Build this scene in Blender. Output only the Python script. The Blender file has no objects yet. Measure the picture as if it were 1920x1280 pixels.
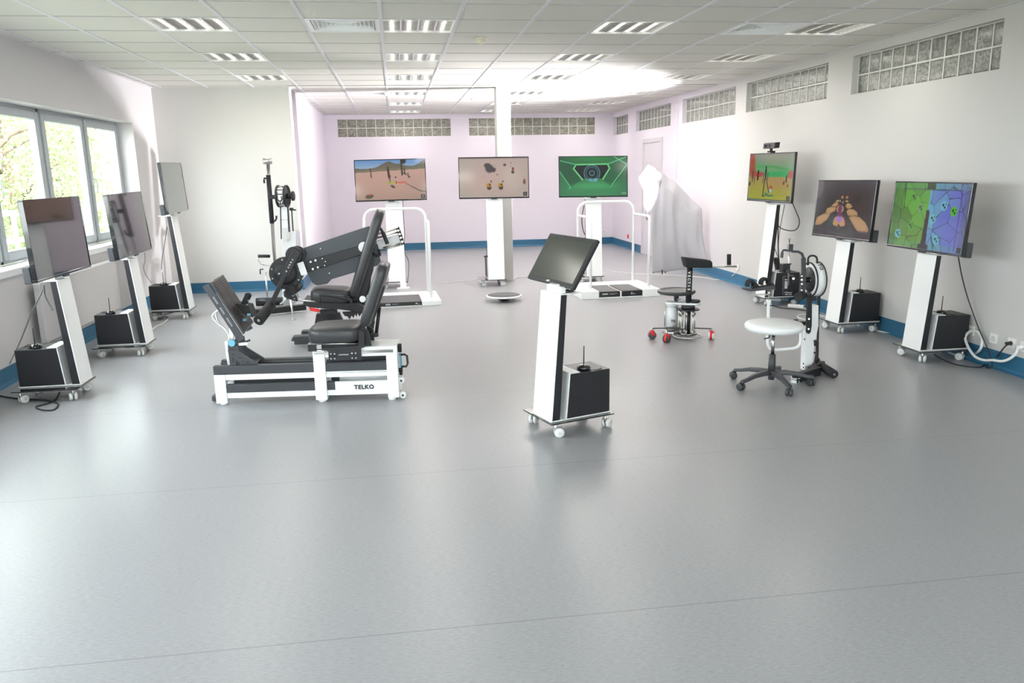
import bpy, bmesh, math, random
import numpy as np
from mathutils import Vector, Matrix
random.seed(7)
rng = np.random.default_rng(5)
S = bpy.context.scene
COL = S.collection
PI = math.pi
R = math.radians

LAMP_UP, LAMP_IN, SKY, SUN, LUM, EXPO = 1600., 45., 9.5, 14., 5., 1.03

# ------------------------------------------------------------------ camera (measured from the room's own lines)
FPX, PITCH, YAW, ROLL = 1471.2, .2142, .1406, -.0181
T = .6                                   # ceiling module
CH = 1.61856                             # eye height
H = 2.793                                # room height
XL, XR = -3.18, 4.694                    # left / right wall faces
YB, YF = 11.55, 17.0                     # near-left back wall, far wall
XP = -1.39                               # partition face
Y0 = -3.2                                # wall behind the camera
GX, GY = -.0933 * T, 10.9756 * T         # ceiling grid phase

cd = bpy.data.cameras.new('camera')
cam = bpy.data.objects.new('camera', cd)
COL.objects.link(cam)
cd.sensor_fit = 'HORIZONTAL'
cd.sensor_width = 36.0
cd.lens = FPX / 1920 * 36.0
cd.clip_start = .05
cd.clip_end = 200
_fw = Vector((math.sin(YAW) * math.cos(PITCH), math.cos(YAW) * math.cos(PITCH), -math.sin(PITCH)))
_rt = Vector((math.cos(YAW), -math.sin(YAW), 0))
_up = _rt.cross(_fw)
_c, _s = math.cos(ROLL), math.sin(ROLL)
_r2 = _rt * _c + _up * _s
_u2 = _up * _c - _rt * _s
cam.matrix_world = Matrix.Translation((0, 0, CH)) @ Matrix((_r2, _u2, -_fw)).transposed().to_4x4()
S.camera = cam


def ray(px, py):
    X, Y = (px - 960) / FPX, -(py - 640) / FPX
    return _fw + _r2 * X + _u2 * Y


def crop(x0, y0, k):
    return lambda x, y: (x0 + x / k, y0 + y / k)


class Fr:
    """frame of a thing: origin on the floor, u to its right, v to its back; reads measured points on its own planes"""
    def __init__(s, x, y, deg, z=0):
        s.o = Vector((x, y, z)); s.deg = deg; a = R(deg)
        s.u = Vector((math.cos(a), math.sin(a), 0)); s.v = Vector((-math.sin(a), math.cos(a), 0))

    def loc(s, p):
        d = p - s.o
        return Vector((d.dot(s.u), d.dot(s.v), d.z))

    def P(s, px, py, v=0.):
        r = ray(px, py); o = Vector((0, 0, CH))
        t = (v + s.o.dot(s.v) - o.dot(s.v)) / r.dot(s.v)
        return s.loc(o + r * t)

    def Q(s, px, py, u=0.):
        r = ray(px, py); o = Vector((0, 0, CH))
        t = (u + s.o.dot(s.u) - o.dot(s.u)) / r.dot(s.u)
        return s.loc(o + r * t)

    def Z(s, px, py, z=0.):
        r = ray(px, py)
        t = (z - CH) / r.z
        return s.loc(Vector((0, 0, CH)) + r * t)


# ------------------------------------------------------------------ materials
def mat(name, col, rough=.5, metal=0., spec=.5, emit=None, es=0., var=.0, vs=30., coat=0., bump=0., trans=0., ior=1.45):
    m = bpy.data.materials.new(name)
    m.use_nodes = True
    nt = m.node_tree; b = nt.nodes['Principled BSDF']
    b.inputs['Base Color'].default_value = (*col, 1)
    b.inputs['Roughness'].default_value = rough
    b.inputs['Metallic'].default_value = metal
    b.inputs['Specular IOR Level'].default_value = spec
    b.inputs['Coat Weight'].default_value = coat
    b.inputs['Transmission Weight'].default_value = trans
    b.inputs['IOR'].default_value = ior
    if emit:
        b.inputs['Emission Color'].default_value = (*emit, 1)
        b.inputs['Emission Strength'].default_value = es
    if var or bump:
        tc = nt.nodes.new('ShaderNodeTexCoord'); nz = nt.nodes.new('ShaderNodeTexNoise')
        nz.inputs['Scale'].default_value = vs; nz.inputs['Detail'].default_value = 4
        nt.links.new(tc.outputs['Object'], nz.inputs['Vector'])
        if var:
            mx = nt.nodes.new('ShaderNodeMix'); mx.data_type = 'RGBA'
            mx.inputs['A'].default_value = (*[c * (1 - var) for c in col], 1)
            mx.inputs['B'].default_value = (*[min(1, c * (1 + var)) for c in col], 1)
            nt.links.new(nz.outputs['Fac'], mx.inputs['Factor'])
            nt.links.new(mx.outputs['Result'], b.inputs['Base Color'])
        if bump:
            bp = nt.nodes.new('ShaderNodeBump'); bp.inputs['Strength'].default_value = bump
            bp.inputs['Distance'].default_value = .002
            nt.links.new(nz.outputs['Fac'], bp.inputs['Height'])
            nt.links.new(bp.outputs['Normal'], b.inputs['Normal'])
    return m


M = {}
M['white'] = mat('white_powder_coat', (.86, .87, .87), .38, var=.02, vs=8)
M['whitepl'] = mat('white_plastic', (.84, .85, .86), .35, var=.02, vs=20)
M['blackglass'] = mat('black_glass_plate', (.012, .012, .016), .08, coat=.6, var=.2)
M['black'] = mat('black_painted_steel', (.018, .018, .021), .42, var=.25, vs=20)
M['blackpl'] = mat('black_plastic', (.02, .02, .022), .5, var=.25, vs=25)
M['charcoal'] = mat('dark_grey_powder_coat', (.055, .058, .065), .45, var=.08, vs=30)
M['slate'] = mat('slate_grey_panel', (.062, .07, .08), .42, var=.1, vs=12)
M['leather'] = mat('black_vinyl_upholstery', (.04, .041, .044), .36, var=.15, vs=60, bump=.15)
M['foam'] = mat('black_foam', (.02, .02, .022), .75, var=.25, vs=90, bump=.4)
M['steel'] = mat('brushed_steel', (.62, .61, .58), .28, metal=1., var=.06, vs=40)
M['chrome'] = mat('chrome', (.55, .55, .55), .22, metal=1., var=.02)
M['red'] = mat('red_plastic', (.75, .03, .03), .4, var=.08)
M['cyan'] = mat('light_blue_plastic', (.17, .48, .65), .4, var=.08)
M['tread'] = mat('ribbed_grey_rubber', (.06, .052, .055), .7, var=.3, vs=70)
M['grip'] = mat('grey_antislip_mat', (.1, .098, .104), .55, var=.3, vs=220)
M['cord_w'] = mat('white_cable_sheath', (.75, .75, .73), .5, var=.04)
M['cord_b'] = mat('black_cable_sheath', (.03, .03, .035), .5, var=.1)
M['cord_g'] = mat('grey_cable_sheath', (.22, .23, .24), .5, var=.1)
M['label'] = mat('grey_print', (.45, .45, .45), .6, var=.05)
M['ink'] = mat('black_print', (.03, .03, .035), .6, var=.05)
M['whiteink'] = mat('white_print', (.82, .82, .82), .6, var=.03)
M['socket'] = mat('socket_plastic', (.8, .79, .76), .4, var=.03)
M['wheel'] = mat('pale_grey_wheel', (.72, .73, .72), .35, var=.04)
M['paint_white'] = mat('off_white_wall_paint', (.62, .60, .61), .75, var=.012, vs=3, bump=.04)
M['paint_lilac'] = mat('pale_lilac_wall_paint', (.77, .715, .785), .75, var=.012, vs=3, bump=.04)
M['paint_cream'] = mat('cream_white_wall_paint', (.69, .675, .65), .75, var=.012, vs=3, bump=.04)
M['beige'] = mat('beige_panel', (.46, .445, .42), .55, var=.02)
M['blue'] = mat('blue_vinyl_skirting', (.025, .125, .225), .42, var=.06, vs=9)
M['greyframe'] = mat('grey_aluminium', (.42, .45, .47), .4, var=.03)
M['cloth'] = mat('white_nonwoven_fabric', (.55, .535, .56), .85, var=.03, vs=18, bump=.3)
M['bark'] = mat('tree_bark', (.12, .085, .06), .9, var=.3, vs=12, bump=.5)
M['lawn'] = mat('lawn_green', (.20, .21, .15), .9, var=.35, vs=3)
M['fence'] = mat('white_railing_paint', (.85, .86, .88), .5, var=.03)
M['silver'] = mat('mirror_louvre', (.85, .86, .86), .16, metal=1., var=.03, vs=15)
M['tube'] = mat('lit_fluorescent_tube', (.9, .9, .85), .4, emit=(1., .93, .78), es=4., var=.01)
M['studio'] = mat('studio_lamp_face', (1, 1, 1), .5, emit=(1., .97, 1.), es=60., var=.0)


def wall_right_mat():
    # paint of the long wall: lilac in the far bay, off-white in the near one, its colour darkened there for light fall-off
    m = mat('wall_paint_lilac_to_dimmed_white', (.8, .79, .79), .75)
    nt = m.node_tree; b = nt.nodes['Principled BSDF']
    tc = nt.nodes.new('ShaderNodeTexCoord'); sp = nt.nodes.new('ShaderNodeSeparateXYZ')
    mr = nt.nodes.new('ShaderNodeMapRange'); mr.inputs['From Min'].default_value = 10.2; mr.inputs['From Max'].default_value = 12.6
    mx = nt.nodes.new('ShaderNodeMix'); mx.data_type = 'RGBA'
    mx.inputs['A'].default_value = (.575, .565, .55, 1); mx.inputs['B'].default_value = (.77, .715, .785, 1)
    nt.links.new(tc.outputs['Object'], sp.inputs[0]); nt.links.new(sp.outputs['Y'], mr.inputs['Value'])
    nt.links.new(mr.outputs['Result'], mx.inputs['Factor']); nt.links.new(mx.outputs['Result'], b.inputs['Base Color'])
    return m


M['paint_right'] = wall_right_mat()


def floor_mat():
    m = mat('grey_vinyl_floor', (.4, .41, .42), .3)
    nt = m.node_tree; b = nt.nodes['Principled BSDF']; N = nt.nodes.new; L = nt.links.new
    tc = N('ShaderNodeTexCoord')
    mp = N('ShaderNodeMapping'); mp.inputs['Scale'].default_value = (24, 120, 1)
    L(tc.outputs['Object'], mp.inputs['Vector'])
    n1 = N('ShaderNodeTexNoise'); n1.inputs['Scale'].default_value = 1.6; n1.inputs['Detail'].default_value = 6; n1.inputs['Roughness'].default_value = .75
    L(mp.outputs['Vector'], n1.inputs['Vector'])
    cr = N('ShaderNodeValToRGB')
    cr.color_ramp.elements[0].position = .3; cr.color_ramp.elements[0].color = (.26, .26, .27, 1)
    cr.color_ramp.elements[1].position = .72; cr.color_ramp.elements[1].color = (.39, .392, .405, 1)
    L(n1.outputs['Fac'], cr.inputs['Fac'])
    # dark specks
    n3 = N('ShaderNodeTexNoise'); n3.inputs['Scale'].default_value = 5.5; n3.inputs['Detail'].default_value = 2
    L(mp.outputs['Vector'], n3.inputs['Vector'])
    c3 = N('ShaderNodeValToRGB'); c3.color_ramp.elements[0].position = .27; c3.color_ramp.elements[0].color = (.62, .64, .7, 1)
    c3.color_ramp.elements[1].position = .36; c3.color_ramp.elements[1].color = (1, 1, 1, 1)
    L(n3.outputs['Fac'], c3.inputs['Fac'])
    mu = N('ShaderNodeMix'); mu.data_type = 'RGBA'; mu.blend_type = 'MULTIPLY'; mu.inputs['Factor'].default_value = .7
    L(cr.outputs['Color'], mu.inputs['A']); L(c3.outputs['Color'], mu.inputs['B'])
    # welded seams between the sheets, every 1.53 m along the room
    sp = N('ShaderNodeSeparateXYZ'); L(tc.outputs['Object'], sp.inputs[0])
    a = N('ShaderNodeMath'); a.operation = 'ADD'; a.inputs[1].default_value = 30 * 1.53 - 2.574; L(sp.outputs['Y'], a.inputs[0])
    d = N('ShaderNodeMath'); d.operation = 'PINGPONG'; d.inputs[1].default_value = .765; L(a.outputs[0], d.inputs[0])
    lt = N('ShaderNodeMath'); lt.operation = 'LESS_THAN'; lt.inputs[1].default_value = .0028; L(d.outputs[0], lt.inputs[0])
    ms = N('ShaderNodeMix'); ms.data_type = 'RGBA'; ms.inputs['B'].default_value = (.2, .2, .215, 1)
    fm = N('ShaderNodeMath'); fm.operation = 'MULTIPLY'; fm.inputs[1].default_value = .75; L(lt.outputs[0], fm.inputs[0])
    L(fm.outputs[0], ms.inputs['Factor']); L(mu.outputs['Result'], ms.inputs['A'])
    L(ms.outputs['Result'], b.inputs['Base Color'])
    b.inputs['Roughness'].default_value = .29
    bp = N('ShaderNodeBump'); bp.inputs['Strength'].default_value = .12; bp.inputs['Distance'].default_value = .0012
    L(n1.outputs['Fac'], bp.inputs['Height']); L(bp.outputs['Normal'], b.inputs['Normal'])
    b.inputs['Specular IOR Level'].default_value = .5
    return m


M['floor'] = floor_mat()


def ceil_mat():
    m = mat('mineral_fibre_ceiling_tile', (.8, .79, .75), .85)
    nt = m.node_tree; b = nt.nodes['Principled BSDF']; N = nt.nodes.new; L = nt.links.new
    tc = N('ShaderNodeTexCoord'); nz = N('ShaderNodeTexNoise'); nz.inputs['Scale'].default_value = 140; nz.inputs['Detail'].default_value = 3
    L(tc.outputs['Object'], nz.inputs['Vector'])
    cr = N('ShaderNodeValToRGB')
    cr.color_ramp.elements[0].position = .3; cr.color_ramp.elements[0].color = (.62, .605, .555, 1)
    cr.color_ramp.elements[1].position = .6; cr.color_ramp.elements[1].color = (.72, .703, .655, 1)
    L(nz.outputs['Fac'], cr.inputs['Fac']); L(cr.outputs['Color'], b.inputs['Base Color'])
    return m


M['tile'] = ceil_mat()
M['gridbar'] = mat('ceiling_grid_bar', (.70, .69, .72), .45, var=.02)
M['gridline'] = mat('ceiling_tile_joint', (.42, .41, .42), .6, var=.02)


def glass_mat():
    m = bpy.data.materials.new('window_glass'); m.use_nodes = True
    nt = m.node_tree; nt.nodes.clear(); N = nt.nodes.new; L = nt.links.new
    o = N('ShaderNodeOutputMaterial'); mx = N('ShaderNodeMixShader'); tr = N('ShaderNodeBsdfTransparent'); gl = N('ShaderNodeBsdfGlossy')
    lw_ = N('ShaderNodeLayerWeight'); pw = N('ShaderNodeMath'); pw.operation = 'POWER'; pw.inputs[1].default_value = 5
    fr = N('ShaderNodeMath'); fr.operation = 'MULTIPLY_ADD'; fr.inputs[1].default_value = .7; fr.inputs[2].default_value = .03
    L(lw_.outputs['Facing'], pw.inputs[0]); L(pw.outputs[0], fr.inputs[0])
    tr.inputs['Color'].default_value = (.93, .97, .96, 1); gl.inputs['Roughness'].default_value = .02
    L(fr.outputs[0], mx.inputs[0]); L(tr.outputs[0], mx.inputs[1]); L(gl.outputs[0], mx.inputs[2]); L(mx.outputs[0], o.inputs[0])
    return m


M['glass'] = glass_mat()


def block_mat(name, a, c, scale):
    m = mat(name, a, .36, spec=.6, coat=.15)
    nt = m.node_tree; b = nt.nodes['Principled BSDF']; N = nt.nodes.new; L = nt.links.new
    tc = N('ShaderNodeTexCoord'); nz = N('ShaderNodeTexNoise'); nz.inputs['Scale'].default_value = scale
    nz.inputs['Detail'].default_value = 2; nz.inputs['Distortion'].default_value = 2.2
    L(tc.outputs['Object'], nz.inputs['Vector'])
    cr = N('ShaderNodeValToRGB'); cr.color_ramp.elements[0].position = .38; cr.color_ramp.elements[0].color = (*a, 1)
    cr.color_ramp.elements[1].position = .66; cr.color_ramp.elements[1].color = (*c, 1)
    L(nz.outputs['Fac'], cr.inputs['Fac']); L(cr.outputs['Color'], b.inputs['Base Color'])
    bp = N('ShaderNodeBump'); bp.inputs['Strength'].default_value = .8; bp.inputs['Distance'].default_value = .01
    L(nz.outputs['Fac'], bp.inputs['Height']); L(bp.outputs['Normal'], b.inputs['Normal'])
    return m


M['block_r'] = block_mat('wavy_glass_block', (.13, .135, .12), (.33, .335, .31), 13)
M['block_b'] = block_mat('patterned_glass_block', (.15, .15, .125), (.40, .38, .31), 17)
M['mortar'] = mat('white_mortar', (.74, .74, .70), .7, var=.03)


def leaf_mat():
    m = mat('sunlit_leaves', (.27, .34, .16), .6, var=.4, vs=2.5)
    return m


M['leaf'] = leaf_mat()


# ------------------------------------------------------------------ mesh building
class MB:
    def __init__(s):
        s.bm = bmesh.new(); s.mi = 0

    def _f(s, vs, smooth=False):
        try:
            f = s.bm.faces.new(vs); f.material_index = s.mi; f.smooth = smooth
            return f
        except ValueError:
            return None

    def hull8(s, p):
        v = [s.bm.verts.new(q) for q in p]
        for f in ((0, 3, 2, 1), (4, 5, 6, 7), (0, 1, 5, 4), (1, 2, 6, 5), (2, 3, 7, 6), (3, 0, 4, 7)):
            s._f([v[i] for i in f])
        return s

    def box(s, x0, x1, y0, y1, z0, z1, mtx=None):
        p = [Vector(q) for q in ((x0, y0, z0), (x1, y0, z0), (x1, y1, z0), (x0, y1, z0), (x0, y0, z1), (x1, y0, z1), (x1, y1, z1), (x0, y1, z1))]
        if mtx: p = [mtx @ q for q in p]
        return s.hull8(p)

    def prism(s, pts, ext, holes=None):
        """closed outline given as 3-D points, extruded by the vector ext"""
        ext = Vector(ext); a = [Vector(p) for p in pts]
        n = Vector((0, 0, 0))
        for i in range(len(a)): n += a[i].cross(a[(i + 1) % len(a)])
        if n.dot(ext) > 0: a.reverse()
        va = [s.bm.verts.new(p) for p in a]; vb = [s.bm.verts.new(p + ext) for p in a]
        s._f(va); s._f(list(reversed(vb)))
        k = len(a)
        for i in range(k):
            j = (i + 1) % k
            s._f([va[j], va[i], vb[i], vb[j]])
        return s

    def ring(s, c, ax, r, seg, ph=0.):
        ax = ax.normalized(); t = Vector((0, 0, 1)) if abs(ax.z) < .9 else Vector((1, 0, 0))
        e1 = ax.cross(t).normalized(); e2 = ax.cross(e1)
        return [c + e1 * (r * math.cos(2 * PI * i / seg + ph)) + e2 * (r * math.sin(2 * PI * i / seg + ph)) for i in range(seg)]

    def lathe(s, prof, o=(0, 0, 0), ax=(0, 0, 1), seg=24, smooth=True, closed=False):
        """prof: (radius, height along ax) from one end to the other"""
        o = Vector(o); ax = Vector(ax).normalized(); rings = []
        for r, h in prof:
            rings.append([s.bm.verts.new(p) for p in s.ring(o + ax * h, ax, max(r, 1e-4), seg)])
        for a, b in zip(rings[:-1], rings[1:]):
            for i in range(seg):
                j = (i + 1) % seg
                s._f([a[i], a[j], b[j], b[i]], smooth)
        if closed:
            for i in range(seg):
                j = (i + 1) % seg
                s._f([rings[-1][i], rings[-1][j], rings[0][j], rings[0][i]], smooth)
        else:
            s._f(list(reversed(rings[0]))); s._f(rings[-1])
        return s

    def cyl(s, a, b, r, r2=None, seg=20):
        a = Vector(a); b = Vector(b)
        return s.lathe([(r, 0), (r if r2 is None else r2, (b - a).length)], a, b - a, seg)

    def tube(s, pts, r, seg=8, closed=False):
        pts = [Vector(p) for p in pts]; n = len(pts); rings = []
        e1 = None
        for i, p in enumerate(pts):
            if closed: t = (pts[(i + 1) % n] - pts[i - 1])
            else: t = (pts[min(i + 1, n - 1)] - pts[max(i - 1, 0)])
            t.normalize()
            if e1 is None:
                q = Vector((0, 0, 1)) if abs(t.z) < .9 else Vector((1, 0, 0)); e1 = t.cross(q).normalized()
            else:
                e1 = (e1 - t * e1.dot(t)).normalized()
            e2 = t.cross(e1)
            rr = r[i] if isinstance(r, (list, tuple)) else r
            rings.append([s.bm.verts.new(p + e1 * (rr * math.cos(2 * PI * k / seg)) + e2 * (rr * math.sin(2 * PI * k / seg))) for k in range(seg)])
        prs = list(zip(rings[:-1], rings[1:])) + ([(rings[-1], rings[0])] if closed else [])
        for a, b in prs:
            for i in range(seg):
                j = (i + 1) % seg
                s._f([a[i], a[j], b[j], b[i]], True)
        if not closed:
            s._f(list(reversed(rings[0]))); s._f(rings[-1])
        return s

    def bar(s, a, b, w, t, side=(0, 1, 0)):
        """rectangular bar from a to b; t across along side, w in the other direction"""
        a = Vector(a); b = Vector(b); d = (b - a).normalized(); sd = Vector(side)
        sd = (sd - d * sd.dot(d)).normalized(); o = d.cross(sd)
        p = []
        for c in (a, b):
            p += [c - sd * t / 2 - o * w / 2, c + sd * t / 2 - o * w / 2, c + sd * t / 2 + o * w / 2, c - sd * t / 2 + o * w / 2]
        return s.hull8(p)

    def pillow(s, mtx, sx, sy, sz, n=3.2, seg=16, rings=10, e2=.38, e3=.62):
        """super-ellipsoid cushion of size sx, sy, sz"""
        def sg(a, e): return math.copysign(abs(a) ** e, a)
        e1 = 2 / n; rs = []
        for i in range(1, rings):
            la = -PI / 2 + PI * i / rings; ring = []
            for k in range(seg * 2):
                lo = 2 * PI * k / (seg * 2)
                x = sg(math.cos(la), e2) * sg(math.cos(lo), e1); y = sg(math.cos(la), e2) * sg(math.sin(lo), e1); z = sg(math.sin(la), e3)
                ring.append(s.bm.verts.new(mtx @ Vector((x * sx / 2, y * sy / 2, z * sz / 2))))
            rs.append(ring)
        bt = s.bm.verts.new(mtx @ Vector((0, 0, -sz / 2))); tp = s.bm.verts.new(mtx @ Vector((0, 0, sz / 2)))
        m = seg * 2
        for a, b in zip(rs[:-1], rs[1:]):
            for i in range(m):
                s._f([a[i], a[(i + 1) % m], b[(i + 1) % m], b[i]], True)
        for i in range(m):
            s._f([rs[0][(i + 1) % m], rs[0][i], bt], True); s._f([rs[-1][i], rs[-1][(i + 1) % m], tp], True)
        return s

    def build(s, name, m, parent=None, bevel=0., segs=2):
        s.bm.normal_update()
        bmesh.ops.recalc_face_normals(s.bm, faces=s.bm.faces)
        me = bpy.data.meshes.new(name); s.bm.to_mesh(me); s.bm.free()
        for q in (m if isinstance(m, (list, tuple)) else [m]):
            me.materials.append(M[q] if isinstance(q, str) else q)
        o = bpy.data.objects.new(name, me); COL.objects.link(o)
        if parent is not None: o.parent = parent
        if bevel:
            b = o.modifiers.new('bevel', 'BEVEL'); b.width = bevel; b.segments = segs; b.limit_method = 'ANGLE'; b.angle_limit = R(40)
        return o


def arc(c, a, b, t0, t1, n):
    """points of an ellipse arc: centre c, half axes vectors a and b"""
    c, a, b = Vector(c), Vector(a), Vector(b)
    return [c + a * math.cos(t0 + (t1 - t0) * i / n) + b * math.sin(t0 + (t1 - t0) * i / n) for i in range(n + 1)]


def smooth(pts, n=6):
    """Catmull-Rom through the points"""
    P = [Vector(p) for p in pts]; out = []
    for i in range(len(P) - 1):
        p0, p1, p2, p3 = P[max(i - 1, 0)], P[i], P[i + 1], P[min(i + 2, len(P) - 1)]
        for k in range(n):
            t = k / n
            out.append(.5 * ((2 * p1) + (p2 - p0) * t + (2 * p0 - 5 * p1 + 4 * p2 - p3) * t * t + (3 * p1 - p0 - 3 * p2 + p3) * t ** 3))
    out.append(P[-1]); return out


def thing(name, label, cat, fr=None, group=None, loc=None, rot=0):
    o = bpy.data.objects.new(name, None); COL.objects.link(o); o.empty_display_size = .1
    if fr is not None: o.location = fr.o; o.rotation_euler = (0, 0, R(fr.deg))
    if loc is not None: o.location = loc; o.rotation_euler = (0, 0, rot)
    o['label'] = label; o['category'] = cat
    if group: o['group'] = group
    return o


def tag(o, label, cat, group=None):
    o['label'] = label; o['category'] = cat
    if group: o['group'] = group
    return o


def struct(o):
    o['kind'] = 'structure'; return o


def text(s, size, m, parent, mtx, name='lettering', bold=.0, ext=.0006, align='CENTER', sp=1.):
    c = bpy.data.curves.new(name, 'FONT'); c.body = s; c.size = size; c.extrude = ext; c.offset = bold
    c.align_x = align; c.space_character = sp; c.align_y = 'CENTER'; c.resolution_u = 3
    tmp = bpy.data.objects.new(name, c); COL.objects.link(tmp)
    me = bpy.data.meshes.new_from_object(tmp); bpy.data.objects.remove(tmp); bpy.data.curves.remove(c)
    me.materials.clear(); me.materials.append(M[m]); me.name = name
    o = bpy.data.objects.new(name, me); COL.objects.link(o)
    o.parent = parent; o.matrix_local = mtx
    return o


def basis(o, x, y):
    """matrix with given origin, x axis, y axis"""
    x = Vector(x).normalized(); y = Vector(y); y = (y - x * y.dot(x)).normalized(); z = x.cross(y)
    m = Matrix((x, y, z)).transposed().to_4x4(); m.translation = Vector(o); return m


def dup(root, loc, label, group=None):
    r = root.copy(); COL.objects.link(r); r.location = loc; r['label'] = label
    if group: r['group'] = group
    for ch in list(root.children):
        c = ch.copy(); COL.objects.link(c); c.parent = r
        for g in list(ch.children):
            d = g.copy(); COL.objects.link(d); d.parent = c
    return r


#@@ROOM
# ------------------------------------------------------------------ the room shell
WT = .30
b = MB(); b.box(XL - WT, XR + WT, Y0 - .2, YF + .3, -.2, 0); struct(b.build('floor', 'floor'))
b = MB(); b.box(XL - WT - .4, XR + WT + .4, Y0 - .4, YF + .5, H + .03, H + .35)
ceiling = struct(b.build('ceiling', 'tile'))
# the lay-in tiles, with openings where the luminaires and diffusers sit
WY0, WY1, WZ0, WZ1 = -.4, 10.6, .84, 2.28        # window opening in the left wall
lights = []                                       # (grid column, y start)
for i in (-3, 0, 3, 6):
    for y in (GY - 3 * T, GY, GY + 3 * T, GY + 6 * T, GY + 9.5 * T, GY + 12.5 * T, GY + 15.5 * T):
        x = GX + i * T
        if i == -3 and y > 11: continue
        if y < 5: continue
        lights.append((x, y))
vents = [(GX - T, GY, 'square four-way air diffuser in front part of ceiling, left one beside bright lamp'),
         (GX + 5 * T, GY, 'square four-way air diffuser near right ceiling lamps, closest on the right'),
         (GX - T, GY + 9.5 * T, 'distant ceiling air diffuser left of the far central lamps')]
holes = [(x, y) for x, y in lights] + [(x, y) for x, y, _ in vents]
xs = sorted(set([XL, XR] + [GX + i * T for i in range(-6, 9) if XL < GX + i * T < XR]))
ys = [Y0]
y = GY - 16 * T
while y < GY + 7.6 * T:
    if y > Y0: ys.append(y)
    y += T
ys.append(GY + 8 * T)
y = GY + 8.5 * T
while y < YF:
    ys.append(y); y += T
ys.append(YF)
b = MB()
for i in range(len(xs) - 1):
    for j in range(len(ys) - 1):
        xa, xb, ya, yb = xs[i], xs[i + 1], ys[j], ys[j + 1]
        if any(abs(hx - xa) < .1 and abs(hy - ya) < .1 for hx, hy in holes): continue
        b.box(xa + .001, xb - .001, ya + .001, yb - .001, H, H + .015)
b.build('ceiling_tiles', 'tile', ceiling)
b = MB()
for x in xs[1:-1]:
    b.box(x - .014, x + .014, Y0, YF, H - .006, H + .02)
b.box(XL, XL + .022, Y0, YB, H - .006, H + .02); b.box(XR - .022, XR, Y0, YF, H - .006, H + .02)
b.box(XP, XP + .022, YB, YF, H - .006, H + .02)
b.build('grid_runner', 'gridbar', ceiling)
b = MB()
for y in ys[1:-1]:
    b.box(XL, XR, y - .0055, y + .0055, H - .003, H + .02)
b.build('grid_crossbar', 'gridline', ceiling)
b = MB(); b.box(XP, XR, GY + 8.0 * T - .03, GY + 8.0 * T + .03, H - .008, H + .01)
struct(b.build('trim_1', 'beige'))

# left wall with its long window opening
b = MB()
x0, x1 = XL - WT, XL
b.box(x0, x1, Y0, YB, 0, WZ0); b.box(x0, x1, Y0, YB, WZ1, H + .03)
b.box(x0, x1, Y0, WY0, WZ0, WZ1); b.box(x0, x1, WY1, YB, WZ0, WZ1)
struct(b.build('wall_left', 'paint_white'))
b = MB(); b.box(XL - WT, XP, YB, YB + .2, 0, H + .03); struct(b.build('wall_back_left', 'paint_cream'))
b = MB(); b.box(XP - .2, XP, YB + .2, YF + .25, 0, H + .03)
struct(b.build('wall_partition', 'paint_lilac'))
b = MB(); b.box(XL - WT, XR + WT, Y0 - .2, Y0, 0, .9); b.box(XL - WT, XR + WT, Y0 - .2, Y0, 2.4, H + .03)
b.box(XL - WT, -2.2, Y0 - .2, Y0, .9, 2.4); b.box(4.4, XR + WT, Y0 - .2, Y0, .9, 2.4); struct(b.build('wall_front', 'paint_white'))
t = bpy.data.objects.new('window_14', None); COL.objects.link(t); struct(t); t.location = (-2.2, Y0 - .12, .9)  # added window behind the camera, out of view, to brighten the foreground
b = MB()
for k in range(7): b.box(k * 1.1 - (.0 if k == 0 else .04), k * 1.1 + (.0 if k == 6 else .04), 0, .06, 0, 1.5)
b.box(0, 6.6, 0, .06, 0, .07); b.box(0, 6.6, 0, .06, 1.43, 1.5); b.build('window_frame', 'greyframe', t, .004)
b = MB(); b.box(.02, 6.58, .025, .031, .05, 1.45); b.build('glass_pane', 'glass', t)

# right wall and far wall with glass-block openings
def wall_with_openings(along0, along1, ops, base, axis):
    """ops: (a0, a1, z0, z1) sorted along the wall; axis 'y' = wall at x=base, 'x' = wall at y=base"""
    bb = MB()
    def bx(a0, a1, z0, z1):
        if a1 - a0 < 1e-4 or z1 - z0 < 1e-4: return
        if axis == 'y': bb.box(base, base + WT, a0, a1, z0, z1)
        else: bb.box(a0, a1, base, base + WT, z0, z1)
    cur = along0
    for a0, a1, z0, z1 in ops:
        bx(cur, a0, 0, H + .03); bx(a0, a1, 0, z0); bx(a0, a1, z1, H + .03); cur = a1
    bx(cur, along1, 0, H + .03)
    return bb


GZ0, GZ1 = 2.325, 2.70
ropen = [(5.81, 7.87, GZ0, GZ1), (8.34, 10.38, GZ0, GZ1), (10.72, 12.80, GZ0, GZ1), (13.36, 15.36, GZ0, GZ1), (15.90, 16.98, GZ0, GZ1)]
# the door sits under the fourth panel: split the panel's opening column around it
DY0, DY1, DZ = 13.72, 14.82, 2.15
bb = wall_with_openings(Y0, YF + .3, ropen, XR, 'y')
struct(bb.build('wall_right', 'paint_right'))
bopen = [(-1.13, 1.195, 2.35, 2.71), (1.575, 4.295, 2.35, 2.71)]
bb = wall_with_openings(XP - .2, XR, bopen, YF, 'x'); struct(bb.build('wall_far', 'paint_lilac'))


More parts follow.
